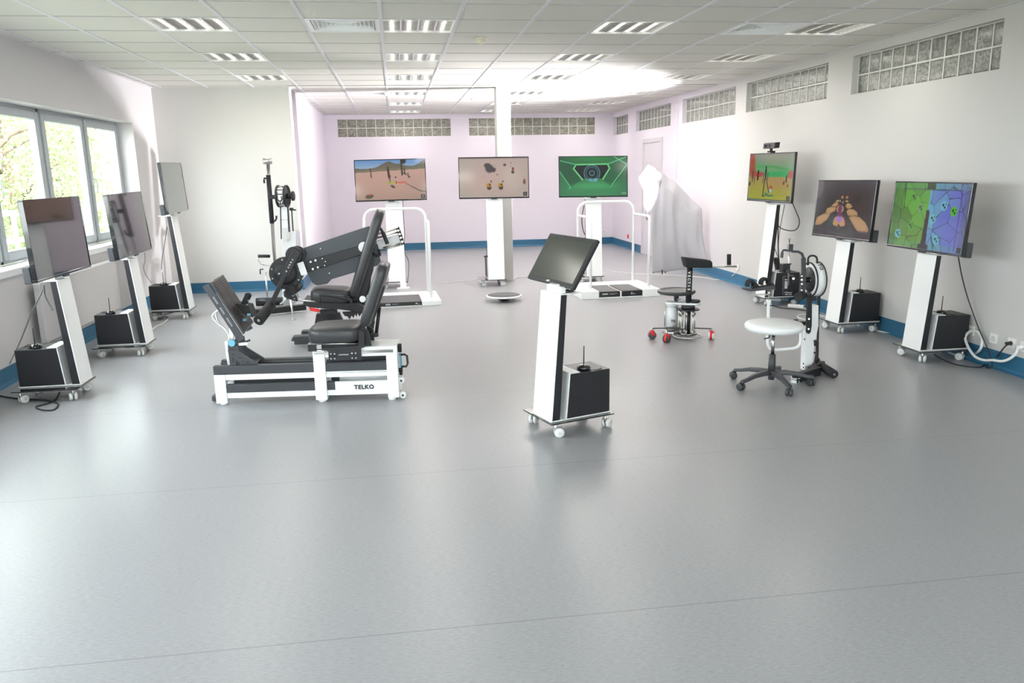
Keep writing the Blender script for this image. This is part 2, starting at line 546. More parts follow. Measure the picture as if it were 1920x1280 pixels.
def glass_panel(idx, a0, a1, z0, z1, axis, base, n, m, rec):
    t = bpy.data.objects.new('window_%d' % idx, None); COL.objects.link(t); struct(t)
    if axis == 'y': t.location = (base, a0, z0)
    else: t.location = (a0, base, z0)
    L_ = a1 - a0; hh = z1 - z0; w = L_ / n; hb = hh / 2
    fr_, bl = MB(), MB()
    def bx(q, p0, p1, zz0, zz1, d0, d1):
        if axis == 'y': q.box(d0, d1, p0, p1, zz0, zz1)
        else: q.box(p0, p1, d0, d1, zz0, zz1)
    for i in range(n + 1):
        bx(fr_, max(0, i * w - .006), min(L_, i * w + .006), 0, hh, rec - .004, rec + .05)
    for z in (0, hb, hh): bx(fr_, 0, L_, max(0, z - .007), min(hh, z + .007), rec - .005, rec + .05)
    for i in range(n):
        for k in range(2):
            p0, p1, q0, q1 = i * w + .006, (i + 1) * w - .006, k * hb + .007, (k + 1) * hb - .007
            def V(p, z, d): return Vector((d, p, z)) if axis == 'y' else Vector((p, d, z))
            e = .016
            outer = [V(p0, q0, rec + .004), V(p1, q0, rec + .004), V(p1, q1, rec + .004), V(p0, q1, rec + .004)]
            inner = [V(p0 + e, q0 + e, rec), V(p1 - e, q0 + e, rec), V(p1 - e, q1 - e, rec), V(p0 + e, q1 - e, rec)]
            vo = [bl.bm.verts.new(v) for v in outer]; vi = [bl.bm.verts.new(v) for v in inner]
            bk = [bl.bm.verts.new(v + (Vector((.08, 0, 0)) if axis == 'y' else Vector((0, .08, 0)))) for v in outer]
            bl._f(vi)
            for a in range(4):
                c = (a + 1) % 4
                bl._f([vo[a], vo[c], vi[c], vi[a]]); bl._f([vo[c], vo[a], bk[a], bk[c]])
            bl._f(bk)
    fr_.build('mortar_joints', 'mortar', t); bl.build('glass_blocks', m, t)


wi = 6
for (a0, a1, z0, z1) in ropen:
    glass_panel(wi, a0, a1, z0, z1, 'y', XR, 11 if a1 - a0 > 1.5 else 6, 'block_r', .07); wi += 1
glass_panel(wi, *bopen[0], 'x', YF, 12, 'block_b', .03); wi += 1
glass_panel(wi, *bopen[1], 'x', YF, 14, 'block_b', .03); wi += 1
# unseen plain boxes added behind the glass blocks so no daylight leaks in
b = MB(); b.box(XR + .25, XR + .3, 5.5, YF, 2.2, 2.8); struct(b.build('light_block_right', 'beige'))
b = MB(); b.box(XP - .1, XR, YF + .25, YF + .3, 2.2, 2.8); struct(b.build('light_block_far', 'beige'))

# door in the right wall
t = bpy.data.objects.new('door_1', None); COL.objects.link(t); struct(t); t.location = (XR, DY0, 0)
w = DY1 - DY0
b = MB(); b.box(-.03, .0, 0, .07, 0, DZ); b.box(-.03, 0, w - .07, w, 0, DZ); b.box(-.03, 0, .07, w - .07, DZ - .07, DZ)
b.build('door_frame', mat('door_frame_grey_lilac', (.62, .59, .62), .45, var=.02), t, .004)
b = MB(); b.box(-.012, 0, .07, w - .07, .005, DZ - .07)
b.build('door_leaf', mat('door_leaf_lilac_grey', (.66, .62, .67), .5, var=.02), t)
b = MB(); b.cyl((-.012, .14, 1.0), (-.06, .14, 1.0), .01); b.cyl((-.055, .14, 1.0), (-.055, .26, 1.0), .009)
b.build('door_handle', 'steel', t)

# skirting
def skirt(name, segs):
    q = MB()
    for (xa, ya, xb, yb) in segs:
        a, c = Vector((xa, ya, 0)), Vector((xb, yb, 0)); d = (c - a).normalized(); nrm = Vector((-d.y, d.x, 0))
        # height .145, coved foot that runs out on the floor
        prof = [(0, 0), (.03, 0), (.03, .003), (.012, .012), (.006, .03), (.006, .142), (0, .145)]
        q.prism([a + nrm * u + Vector((0, 0, z)) for u, z in prof], c - a)
    return struct(q.build(name, 'blue'))


skirt('baseboard_left', [(XL, YB, XL, Y0)])
skirt('baseboard_back_left', [(XP, YB, XL, YB)])
skirt('baseboard_partition', [(XP, YF, XP, YB)])
skirt('baseboard_far', [(XR, YF, XP, YF)])
skirt('baseboard_right', [(XR, Y0, XR, DY0), (XR, DY1, XR, YF)])
skirt('baseboard_front', [(XL, Y0, XR, Y0)])

# free-standing square column and the cable duct on the right wall
b = MB(); b.box(1.475, 1.685, 11.62, 11.83, 0, H)
struct(b.build('wall_column', 'beige', None, .006))
b = MB(); b.box(XR - .015, XR, 12.98, 13.01, .15, H)
struct(b.build('trim_4', 'paint_lilac'))

# windows in the left wall: units of 2.2 m, two sashes each
def window_unit(idx, ya, yb):
    t = bpy.data.objects.new('window_%d' % idx, None); COL.objects.link(t); struct(t); t.location = (XL - .2, ya, WZ0 + .06)
    L_ = yb - ya; hh = WZ1 - WZ0 - .06; mid = L_ / 2
    q = MB()
    q.box(-.06, 0, 0, .035, 0, hh); q.box(-.06, 0, L_ - .035, L_, 0, hh); q.box(-.06, 0, 0, L_, 0, .03); q.box(-.06, 0, 0, L_, hh - .03, hh)
    q.box(-.06, 0, mid - .022, mid + .022, 0, hh)
    q.build('window_frame', 'greyframe', t, .004)
    for a, c in ((.035, mid - .022), (mid + .022, L_ - .035)):
        q = MB(); z0, z1 = .03, hh - .03; s_ = .075
        q.box(-.05, .018, a, a + s_, z0, z1); q.box(-.05, .018, c - s_, c, z0, z1)
        q.box(-.05, .018, a + s_, c - s_, z0, z0 + s_); q.box(-.05, .018, a + s_, c - s_, z1 - s_, z1)
        sash = q.build('sash', 'greyframe', t, .005)
        q = MB(); q.box(-.02, -.014, a + s_, c - s_, z0 + s_, z1 - s_); q.build('glass_pane', 'glass', sash)
    q = MB(); q.box(.018, .035, mid + .045, mid + .07, hh / 2 - .05, hh / 2 + .05)
    q.tube([(.03, mid + .057, hh / 2 + .02), (.06, mid + .057, hh / 2 + .02), (.065, mid + .057, hh / 2 - .02), (.065, mid + .057, hh / 2 - .13)], .009, 8)
    q.build('window_handle', 'whitepl', t)


for k in range(5):
    window_unit(k + 1, 8.4 - 2.2 * k, 10.6 - 2.2 * k)
b = MB(); b.box(XL - .2, XL + .025, WY0, WY1, WZ0, WZ0 + .06)
struct(b.build('trim_5', 'whitepl', None, .006))

# ------------------------------------------------------------------ ceiling fittings
def make_light():
    t = thing('ceiling_light', '', 'ceiling light', loc=(0, 0, H))
    q = MB(); s_ = T; w_ = .012
    q.box(.004, s_ - .004, .004, .004 + w_, -.004, .05); q.box(.004, s_ - .004, s_ - .004 - w_, s_ - .004, -.004, .05)
    q.box(.004, .004 + w_, .016, s_ - .016, -.004, .05); q.box(s_ - .004 - w_, s_ - .004, .016, s_ - .016, -.004, .05)
    q.build('housing_frame', 'whitepl', t)
    # back reflector above the tubes, four parabolic troughs
    q = MB(); n = 4; tw = (s_ - .032) / n
    for i in range(n):
        xa = .016 + i * tw
        pr = [(xa + tw * k / 6, .078 - .05 * (abs(k - 3) / 3) ** 2) for k in range(7)]
        for (ax_, az), (bx_, bz) in zip(pr[:-1], pr[1:]):
            vs = [q.bm.verts.new(p) for p in ((ax_, .016, az), (bx_, .016, bz), (bx_, s_ - .016, bz), (ax_, s_ - .016, az))]
            q._f(vs)
    q.build('reflector', 'silver', t)
    q = MB()
    for i in range(n):
        for k in range(1, 8):
            y_ = .016 + (s_ - .032) * k / 8; xa = .016 + i * tw
            q.box(xa + .004, xa + tw - .004, y_ - .0012, y_ + .0012, .0, .015)
        if i:
            xa = .016 + i * tw
            q.prism([Vector((xa - .007, .016, 0)), Vector((xa + .007, .016, 0)), Vector((xa, .016, .03))], (0, s_ - .032, 0))
    q.build('louvre', 'silver', t)
    for i in range(n):
        q = MB(); xc = .016 + (i + .5) * tw
        q.cyl((xc, .03, .032), (xc, s_ - .03, .032), .008, seg=8)
        q.build('lamp_tube', 'tube', t)
    return t


names_row = {-3: 'left', 0: 'central', 3: 'right-of-centre', 6: 'far right'}
ordn = ['closest to the camera', 'second from the camera', 'third from the camera', 'fourth from the camera', 'fifth from the camera', 'sixth, at the far wall']
base_l = None
for i in (-3, 0, 3, 6):
    rows = sorted(y for x, y in lights if abs(x - (GX + i * T)) < .01)
    vis = [y for y in rows if y > 6]
    for y in vis:
        k = vis.index(y)
        nm = ordn[k] if not (i == -3 and k == 2) else 'third, nearest the cream back wall'
        lab = 'recessed mirror-louvre ceiling light in the %s row, %s' % (names_row[i], nm)
        if base_l is None:
            base_l = make_light(); base_l.location = (GX + i * T, y, H); base_l['label'] = lab; base_l['group'] = 'recessed ceiling lights'
        else:
            dup(base_l, (GX + i * T, y, H), lab, 'recessed ceiling lights')


def make_vent(x, y, lab):
    t = thing('ceiling_vent', lab, 'air vent', loc=(x, y, H), group='ceiling air diffusers')
    s_ = T
    q = MB()
    for a0, a1, b0, b1 in ((.004, s_ - .004, .004, .05), (.004, s_ - .004, s_ - .05, s_ - .004), (.004, .05, .05, s_ - .05), (s_ - .05, s_ - .004, .05, s_ - .05)):
        q.box(a0, a1, b0, b1, -.005, .01)
    q.build('vent_frame', 'whitepl', t)
    q = MB(); q.box(.05, s_ - .05, .05, s_ - .05, .045, .05); q.build('backing', 'blackpl', t)
    q = MB(); c = s_ / 2; hf = s_ / 2 - .05
    for d in range(4):
        m = Matrix.Translation((c, c, 0)) @ Matrix.Rotation(d * PI / 2, 4, 'Z')
        for k in range(7):
            r0 = hf * (k + 1) / 7.2; r1 = r0 - hf / 7.2 * .5
            p = [m @ Vector(v) for v in ((-r0, -r0, 0.0), (r0, -r0, 0.0), (r1, -r1, .03), (-r1, -r1, .03))]
            p2 = [v + Vector((0, 0, .003)) for v in p]
            q.hull8(p + p2)
    q.build('blades', 'whitepl', t)
    return t


for x, y, lab in vents: make_vent(x, y, lab)


def detector(x, y, lab):
    t = thing('smoke_detector', lab, 'smoke detector', loc=(x, y, H), group='smoke detectors')
    q = MB(); q.lathe([(.045, 0), (.05, -.006), (.05, -.014), (.001, -.014)], seg=28); q.build('mounting_base', mat('aged_ivory_plastic', (.74, .70, .58), .5, var=.03), t)
    q = MB(); q.lathe([(.04, -.014), (.043, -.03), (.034, -.046), (.02, -.05), (.001, -.05)], seg=28); q.build('sensor_cap', mat('ivory_plastic', (.72, .67, .52), .5, var=.03), t)


detector(.823, 7.455, 'round cream smoke detector on the ceiling right of the central lamps')
detector(1.32, 13.3, 'small distant smoke detector on the far ceiling left of the column')
detector(2.91, 12.4, 'small distant detector in the brightly lit patch of far ceiling')
#@@STANDS
# ------------------------------------------------------------------ pictures shown on the screens (drawn as vertex colours)
WP, HP = 176, 99


class Cv:
    def __init__(s, col):
        s.a = np.zeros((HP, WP, 3)); s.a[:] = col
        yy, xx = np.mgrid[0:HP, 0:WP]; s.x = (xx + .5) / WP; s.y = (yy + .5) / HP

    def bl(s, m, col, al=1.):
        m = (m * al)[..., None]; s.a = s.a * (1 - m) + np.array(col) * m; return s

    def poly(s, pts, col, al=1.):
        ins = np.zeros(s.x.shape, bool); n = len(pts)
        for i in range(n):
            x1, y1 = pts[i]; x2, y2 = pts[(i + 1) % n]
            c = ((y1 > s.y) != (y2 > s.y)) & (s.x < (x2 - x1) * (s.y - y1) / ((y2 - y1) if abs(y2 - y1) > 1e-9 else 1e-9) + x1)
            ins ^= c
        return s.bl(ins.astype(float), col, al)

    def ell(s, cx, cy, rx, ry, col, al=1., soft=.25, ang=0.):
        dx, dy = s.x - cx, (s.y - cy) * .5625; c, n = math.cos(ang), math.sin(ang)
        u, v = dx * c + dy * n, -dx * n + dy * c
        d = np.sqrt((u / rx) ** 2 + (v / (ry * .5625)) ** 2)
        return s.bl(np.clip((1 + soft / 2 - d) / soft, 0, 1), col, al)

    def line(s, p, q, w, col, al=1.):
        ax, ay = p[0] * WP, p[1] * HP; bx, by = q[0] * WP, q[1] * HP; X, Y = s.x * WP, s.y * HP
        L2 = (bx - ax) ** 2 + (by - ay) ** 2 + 1e-9
        t = np.clip(((X - ax) * (bx - ax) + (Y - ay) * (by - ay)) / L2, 0, 1)
        d = np.hypot(X - ax - t * (bx - ax), Y - ay - t * (by - ay))
        return s.bl(np.clip(w / 2 + .5 - d, 0, 1), col, al)

    def grad(s, c0, c1, y0=0., y1=1., mask=None):
        t = np.clip((s.y - y0) / (y1 - y0), 0, 1)[..., None]
        g = np.array(c0) * (1 - t) + np.array(c1) * t
        m = ((s.y >= y0) & (s.y <= y1)).astype(float) if mask is None else mask
        s.a = s.a * (1 - m[..., None]) + g * m[..., None]; return s


def bush(c, cx, cy, r, col, k=9):
    for i in range(k):
        c.ell(cx + rng.uniform(-r, r), cy + rng.uniform(-r, r) * 1.3, r * .45, r * .7, [q * rng.uniform(.6, 1.1) for q in col])


def pic_desert():
    c = Cv((.80, .62, .54)); c.grad((.36, .56, .80), (.62, .76, .86), 0, .28)
    top = [(0, .19)] + [(x, .2 - .02 * x * 3 + .02 * math.sin(9 * x) - .10 * math.exp(-((x - .49) / .06) ** 2) - .06 * math.exp(-((x - .4) / .07) ** 2) - .05 * math.exp(-((x - .62) / .08) ** 2) - .13 * math.exp(-((x - 1.0) / .1) ** 2)) for x in np.linspace(0, 1, 40)]
    c.poly(top + [(1, .24), (0, .32)], (.36, .35, .27)); c.poly([(0, .32), (0, .25), (1, .18), (1, .25)], (.42, .42, .30), .7)
    c.grad((.80, .63, .56), (.66, .55, .47), .27, 1.0, mask=((c.y > .31 - .07 * c.x)).astype(float))
    c.ell(.45, .62, .45, .35, (.88, .66, .58), .35, 1.2)
    for cx, y0, y1, w in ((.22, .22, .43, 2.6), (.47, .2, .42, 5.5), (.485, .38, .56, 2.2), (.66, .0, .38, 4.5), (.70, .22, .36, 3), (.75, .34, .45, 2.2)):
        c.line((cx, y0), (cx + .01, y1), w, (.24, .18, .13))
    c.ell(.69, .04, .04, .07, (.16, .12, .08)); c.line((.67, .32), (.73, .38), 2.4, (.2, .15, .11)); c.line((.75, .4), (.78, .45), 2.5, (.22, .18, .16))
    c.ell(.485, .42, .018, .06, (.26, .18, .14)); c.line((.47, .3), (.49, .44), 3.4, (.24, .17, .12))
    c.ell(.5, .57, .06, .02, (.55, .75, .10)); c.ell(.56, .57, .05, .02, (.80, .68, .15)); c.ell(.66, .57, .075, .025, (.87, .42, .36))
    c.ell(.575, .44, .011, .022, (.30, .12, .12)); c.ell(.575, .505, .016, .035, (.75, .65, .68)); c.line((.575, .53), (.58, .6), 1.6, (.35, .2, .2))
    c.ell(.53, .67, .035, .03, (.30, .26, .24), ang=.5); c.line((.72, .60), (.80, .68), 1.6, (.36, .30, .27)); c.line((.8, .68), (.93, .80), 2.6, (.34, .3, .28)); c.line((.9, .78), (.99, .82), 2, (.34, .3, .28))
    c.ell(.19, .90, .06, .055, (.30, .27, .22), ang=-.2); c.ell(.2, .86, .04, .015, (.75, .38, .2))
    c.poly([(.925, .88), (.985, .88), (.985, .975), (.925, .975)], (.20, .21, .19)); c.line((.955, .9), (.955, .95), 1.6, (.7, .7, .65)); return c.a


def pic_arena():
    c = Cv((.70, .66, .60)); c.ell(.55, .45, .45, .5, (.80, .68, .63), .9, 1.4); c.ell(.75, .5, .12, .25, (.82, .77, .70), .6, 1.4); c.ell(.3, .65, .14, .2, (.82, .68, .62), .6, 1.5)
    c.grad((.45, .4, .38), (.45, .4, .38), 0, .03)
    c.ell(.44, .28, .06, .10, (.24, .22, .22), .95, .4, .3); c.ell(.41, .2, .05, .06, (.28, .26, .24)); c.ell(.50, .3, .03, .07, (.25, .22, .24)); c.ell(.52, .22, .03, .05, (.70, .66, .62), .9)
    c.ell(.66, .19, .022, .03, (.25, .22, .22)); c.ell(.75, .15, .008, .015, (.2, .2, .2)); c.ell(.55, .43, .008, .02, (.25, .25, .25)); c.ell(.75, .23, .006, .01, (.3, .3, .3))
    c.ell(.775, .37, .022, .04, (.28, .22, .2)); c.ell(.778, .29, .018, .04, (.50, .25, .15)); c.ell(.94, .62, .02, .06, (.45, .27, .2)); c.ell(.94, .57, .016, .03, (.6, .3, .2))
    for x in (.43, .6):
        c.ell(x, .75, .032, .06, (.25, .2, .16)); c.ell(x - .005, .69, .034, .05, (.75, .55, .08)); c.ell(x + .01, .68, .012, .03, (.35, .18, .1)); c.ell(x + .03, .6, .01, .03, (.35, .3, .3))
    c.poly([(.92, .87), (.98, .87), (.98, .965), (.92, .965)], (.16, .16, .15)); c.line((.95, .89), (.95, .94), 1.4, (.7, .7, .65)); return c.a


def pic_tunnel():
    c = Cv((.08, .20, .13)); c.grad((.10, .30, .16), (.16, .42, .25), 0, 1)
    c.ell(.5, .0, .35, .2, (.12, .55, .22), .8, 1.2); c.ell(.5, .85, .5, .35, (.18, .55, .30), .8, .9)
    c.poly([(0, 0), (.24, .2), (.2, .3), (.33, .58), (.16, .78), (0, .4)], (.07, .30, .15), .8); c.poly([(1, 0), (.72, .18), (.76, .3), (.64, .58), (.76, .78), (1, .35)], (.07, .33, .16), .8)
    c.poly([(.25, .22), (.71, .21), (.73, .3), (.63, .56), (.33, .56), (.22, .3)], (.03, .07, .05))
    for p in ([(.25, .2), (.71, .19), (.74, .3), (.64, .57)], [(.25, .2), (.21, .3), (.34, .58)]):
        for a, d in zip(p[:-1], p[1:]): c.line(a, d, 3.4, (.30, .85, .42)); c.line(a, d, 1.2, (.65, .98, .70))
    for a, d in (((.0, .36), (.17, .78)), ((.17, .78), (.14, .8)), ((.99, .22), (.75, .77)), ((.8, .0), (.99, .2)), ((.02, .1), (.25, .2)), ((.7, .2), (.98, .02))):
        c.line(a, d, 2.4, (.16, .70, .38)); c.line(a, d, .9, (.5, .95, .75))
    for r, w in ((.115, 1.6), (.088, 1.), (.035, 1.2)):
        for k in range(28):
            a0, a1 = k * 2 * PI / 28, (k + 1) * 2 * PI / 28
            c.line((.48 + r * math.cos(a0), .42 + r * 1.78 * math.sin(a0)), (.48 + r * math.cos(a1), .42 + r * 1.78 * math.sin(a1)), w, (.40, .72, .78), .85)
    c.ell(.46, .59, .03, .045, (.35, .62, .66)); c.ell(.53, .59, .03, .045, (.40, .66, .74)); c.ell(.48, .44, .014, .025, (.1, .2, .25))
    c.ell(.5, .74, .28, .08, (.25, .72, .38), .5, 1.); c.line((.92, .93), (.98, .93), 2, (.6, .75, .7)); return c.a


def pic_beach():
    c = Cv((.42, .62, .36)); c.grad((.48, .50, .42), (.30, .62, .34), 0, .42); c.ell(.6, .08, .3, .2, (.62, .60, .52), .5, 1.2)
    c.ell(.75, .44, .4, .06, (.12, .62, .28), .95, .6); c.poly([(.1, .3), (.55, .3), (1, .42), (1, .35), (.6, .25), (.2, .24)], (.22, .58, .25), .7)
    c.grad((.62, .52, .25), (.60, .62, .08), .49, 1.); c.ell(.7, .62, .25, .1, (.68, .48, .3), .6, 1.2)
    c.ell(.04, .22, .09, .24, (.66, .16, .06), .9, .5); c.ell(.1, .42, .06, .12, (.60, .20, .10), .85, .6); c.ell(.24, .44, .1, .06, (.75, .12, .08), .9, .5); c.ell(.96, .44, .06, .08, (.75, .14, .08), .9, .5)
    for x, y0, y1, w in ((.09, .38, .6, 3), (.22, .38, .54, 7), (.14, .52, .66, 2.2), (.87, .48, .58, 5), (.82, .6, .63, 5), (.91, .65, .68, 4), (.03, .64, .66, 7)):
        c.line((x, y0), (x - .005, y1), w, (.10, .10, .05))
    k = (.09, .06, .05)
    c.ell(.40, .30, .016, .035, k); c.line((.4, .36), (.4, .5), 7, k); c.line((.4, .41), (.4, .52), 4, (.32, .1, .08)); c.line((.36, .4), (.34, .62), 2, k); c.line((.45, .4), (.45, .55), 2, k)
    c.line((.385, .54), (.365, .88), 3.4, k); c.line((.42, .54), (.5, .82), 3, k); c.line((.35, .9), (.4, .9), 2.4, k)
    c.ell(.54, .72, .04, .04, (.70, .16, .10)); c.ell(.535, .78, .026, .045, (.6, .75, .75)); c.ell(.52, .885, .1, .02, (.16, .42, .25)); c.ell(.44, .86, .04, .03, (.16, .42, .25))
    for i in range(12): 
        x = rng.uniform(.05, .95); y = rng.uniform(.65, .95); c.line((x, y), (x + .08, y - .03), .8, (.72, .42, .12), .4)
    c.poly([(0, .965), (1, .965), (1, 1), (0, 1)], (.06, .20, .06)); c.poly([(.9, .88), (.97, .88), (.97, .98), (.9, .98)], (.04, .14, .05)); c.line((.93, .9), (.93, .95), 1.2, (.5, .6, .4)); return c.a


def pic_lane():
    c = Cv((.085, .07, .055)); c.grad((.16, .15, .17), (.07, .06, .05), 0, .3); c.ell(.7, .5, .3, .3, (.12, .07, .05), .8, 1.)
    c.poly([(0, 0), (.17, 0), (.17, .5), (.0, .6)], (.07, .07, .10)); c.ell(.0, .12, .11, .2, (.28, .22, .25), .9, .2)
    c.ell(.72, .32, .07, .07, (.04, .035, .03)); c.ell(.58, .24, .03, .05, (.14, .05, .06))
    c.poly([(.42, .36), (.56, .36), (.88, .86), (.2, .86)], (.085, .05, .032)); c.poly([(.27, .62), (.38, .6), (.34, .84), (.26, .84)], (.05, .14, .12))
    t = (.66, .50, .28)
    for pp in ([(.02, .82), (.05, .68), (.17, .60), (.29, .60), (.25, .70), (.13, .81)], [(.20, .57), (.22, .5), (.30, .47), (.38, .48), (.37, .54), (.29, .59), (.22, .6)], [(.29, .46), (.34, .40), (.41, .39), (.41, .43), (.36, .47)], [(.35, .38), (.39, .34), (.43, .35), (.41, .38)],
               [(.62, .63), (.70, .60), (.80, .62), (.90, .70), (.97, .82), (.95, .89), (.82, .89), (.74, .80)], [(.57, .54), (.60, .49), (.68, .49), (.75, .54), (.77, .60), (.70, .60), (.61, .61)], [(.54, .44), (.57, .39), (.62, .40), (.66, .45), (.63, .48), (.57, .48)], [(.52, .36), (.55, .34), (.59, .36), (.57, .38)]):
        mx_, my_ = sum(p[0] for p in pp) / len(pp), sum(p[1] for p in pp) / len(pp)
        c.poly(pp, t, .95); c.poly([(mx_ + (p[0] - mx_) * .8, my_ + (p[1] - my_) * .7 - .012) for p in pp], (.76, .58, .38), .5)
    for x, y in ((.47, .29), (.55, .29)): c.ell(x, y, .022, .025, t, .9)
    c.ell(.46, .72, .1, .1, (.78, .48, .40)); c.ell(.4, .76, .045, .045, (.70, .55, .24)); c.ell(.53, .76, .045, .045, (.75, .52, .33)); c.ell(.46, .68, .05, .05, (.55, .40, .75)); c.ell(.455, .50, .065, .07, (.66, .50, .32)); c.ell(.455, .5, .035, .07, (.36, .07, .28)); c.ell(.46, .6, .05, .035, (.36, .08, .30))
    c.ell(.44, .36, .01, .02, (.6, .6, .65)); c.ell(.49, .38, .01, .02, (.6, .6, .65)); c.line((.46, .72), (.47, .98), 2.6, (.45, .45, .5), .7); c.ell(.465, .8, .025, .025, (.06, .12, .18))
    c.bl((c.y > .86).astype(float), (.14, .13, .14), .7); c.line((.27, .92), (.62, .95), 1., (.4, .38, .38), .7); c.line((.3, .98), (.6, .99), 1.2, (.55, .32, .3), .6); return c.a


def pic_cells():
    c = Cv((.2, .5, .1)); pts = rng.uniform((-.1, -.1), (1.1, 1.1), (46, 2)); 
    d = np.stack([np.hypot((c.x - p[0]) * 1.6, c.y - p[1]) for p in pts]); o = np.sort(d, 0); idx = d.argmin(0)
    left = c.x < .5; sh = rng.uniform(.8, 1.15, 46)[idx]
    L_ = np.stack([.24 * sh + .12 * c.y, .58 * sh, .08 + .08 * c.y], -1)
    R_ = np.stack([.24 + .12 * c.x * sh, .62 * sh * (1.3 - .75 * c.x), .70 + .06 * c.x], -1)
    c.a = np.where(left[..., None], L_, R_); c.bl(np.clip((.010 - (o[1] - o[0])) / .008, 0, 1), (.05, .08, .06), .85)
    c.bl(((c.x < .1) | (c.x > .93)).astype(float), (.18, .34, .2), .35); c.bl(((c.y < .1)).astype(float), (.3, .6, .4), .3); c.bl((c.y > .9).astype(float), (.3, .62, .5), .3)
    c.line((.125, .1), (.12, .92), 1.5, (.1, .2, .08), .8); c.line((.9, .1), (.9, .95), 1.8, (.12, .2, .3), .8); c.line((.12, .1), (.9, .1), 1.4, (.15, .2, .2), .7)
    c.poly([(.485, .4), (.525, .4), (.535, .97), (.465, .97)], (.12, .09, .08)); c.poly([(.45, .0), (.56, .0), (.56, .1), (.45, .1)], (.12, .22, .06)); c.poly([(.43, .92), (.57, .92), (.57, .99), (.43, .99)], (.12, .12, .15))
    for x, y, col in ((.29, .22, (.25, .6, .1)), (.4, .38, (.35, .6, .25)), (.3, .66, (.25, .62, .08)), (.13, .8, (.35, .7, .75)), (.70, .33, (.35, .68, .80)), (.58, .53, (.35, .7, .75)), (.66, .83, (.3, .7, .78)), (.83, .40, (.2, .7, .08))):
        c.ell(x, y, .042, .07, col); c.ell(x - .01, y - .012, .012, .022, (.03, .05, .06)); c.ell(x + .012, y + .022, .01, .018, (.04, .06, .06)); c.ell(x + .022, y - .03, .007, .012, (.05, .08, .08))
    c.poly([(.93, .9), (.985, .9), (.985, .98), (.93, .98)], (.08, .1, .12)); return c.a


def screen_material(name, es, rough, spec, coat=0.):
    m = mat(name, (.012, .012, .014), rough, spec=spec, coat=coat); nt = m.node_tree; b = nt.nodes['Principled BSDF']
    at = nt.nodes.new('ShaderNodeAttribute'); at.attribute_name = 'picture'
    nt.links.new(at.outputs['Color'], b.inputs['Emission Color']); b.inputs['Emission Strength'].default_value = es
    return m


M['screen_on'] = screen_material('lit_lcd_screen', .42, .12, .5)
M['screen_off'] = mat('dark_lcd_screen', (.02, .02, .024), .07, spec=.8, coat=.5)
M['screen_mon'] = mat('dark_touch_screen', (.045, .05, .042), .16, spec=.45)


def screen_mesh(w, h, pic):
    """grid in x (right) and z (up) facing -y, one colour value per vertex"""
    nx, ny = WP, HP
    xs_ = np.linspace(-w / 2, w / 2, nx); zs_ = np.linspace(h / 2, -h / 2, ny)
    co = np.zeros((ny, nx, 3)); co[..., 0] = xs_[None]; co[..., 2] = zs_[:, None]
    i = np.arange(ny - 1)[:, None] * nx + np.arange(nx - 1)[None]
    f = np.stack([i + nx, i + nx + 1, i + 1, i], -1).reshape(-1, 4)
    me = bpy.data.meshes.new('screen'); me.from_pydata(co.reshape(-1, 3).tolist(), [], f.tolist())
    ca = me.color_attributes.new('picture', 'FLOAT_COLOR', 'POINT')
    lin = np.clip(pic * .84 + np.array((.1, .095, .10)), 0, 1) ** 2.2  # pale haze mixed into the picture colours to wash them out
    ca.data.foreach_set('color', np.concatenate([lin.reshape(-1, 3), np.ones((nx * ny, 1))], 1).astype(np.float32).ravel())
    me.materials.append(M['screen_on']); me.update(); return me


def television(label, cx, cy, cz, yaw, tilt, roll, w, h, pic=None, speaker=0, group='televisions on stands', tabs=False):
    t = thing('television', label, 'television', loc=(cx, cy, cz), group=group)
    t.matrix_world = Matrix.Translation((cx, cy, cz)) @ Matrix.Rotation(yaw, 4, 'Z') @ Matrix.Rotation(-tilt, 4, 'X') @ Matrix.Rotation(-roll, 4, 'Y')
    t.rotation_mode = 'XYZ'
    q = MB(); q.box(-w / 2 + .004, w / 2 - .004, .008, .035, -h / 2 + .004, h / 2 - .004)
    q.prism([(-w * .34, .035, -h * .4), (w * .34, .035, -h * .4), (w * .34, .035, h * .3), (-w * .34, .035, h * .3)], (0, .03, 0))
    q.build('back_cover', 'blackpl', t, .006)
    q = MB(); e = .011; eb = .017
    q.box(-w / 2, w / 2, -.004, .03, h / 2 - e, h / 2); q.box(-w / 2, w / 2, -.004, .03, -h / 2, -h / 2 + eb)
    q.box(-w / 2, -w / 2 + e, -.004, .03, -h / 2 + eb, h / 2 - e); q.box(w / 2 - e, w / 2, -.004, .03, -h / 2 + eb, h / 2 - e)
    q.build('bezel', 'blackglass', t, .002)
    if pic is not None:
        o = bpy.data.objects.new('screen', screen_mesh(w - 2 * e + .002, h - e - eb + .002, pic)); COL.objects.link(o); o.parent = t; o.location = (0, .0, (eb - e) / 2)
    else:
        q = MB(); q.box(-w / 2 + e, w / 2 - e, 0, .01, -h / 2 + eb, h / 2 - e); q.build('screen', 'screen_off', t)
    q = MB(); q.prism([(-.05, -.006, -h / 2 + .002), (.05, -.006, -h / 2 + .002), (.035, -.006, -h / 2 - .012), (-.035, -.006, -h / 2 - .012)], (0, .02, 0))
    q.build('logo_bar', 'blackpl', t, .002)
    if speaker:
        q = MB(); s_ = speaker
        q.box(s_ * (w / 2 - .035) - .035, s_ * (w / 2 - .035) + .035, .036, .085, -h / 2 - .005, -h / 2 + .11); q.build('media_box', 'charcoal', t, .006)
    return t


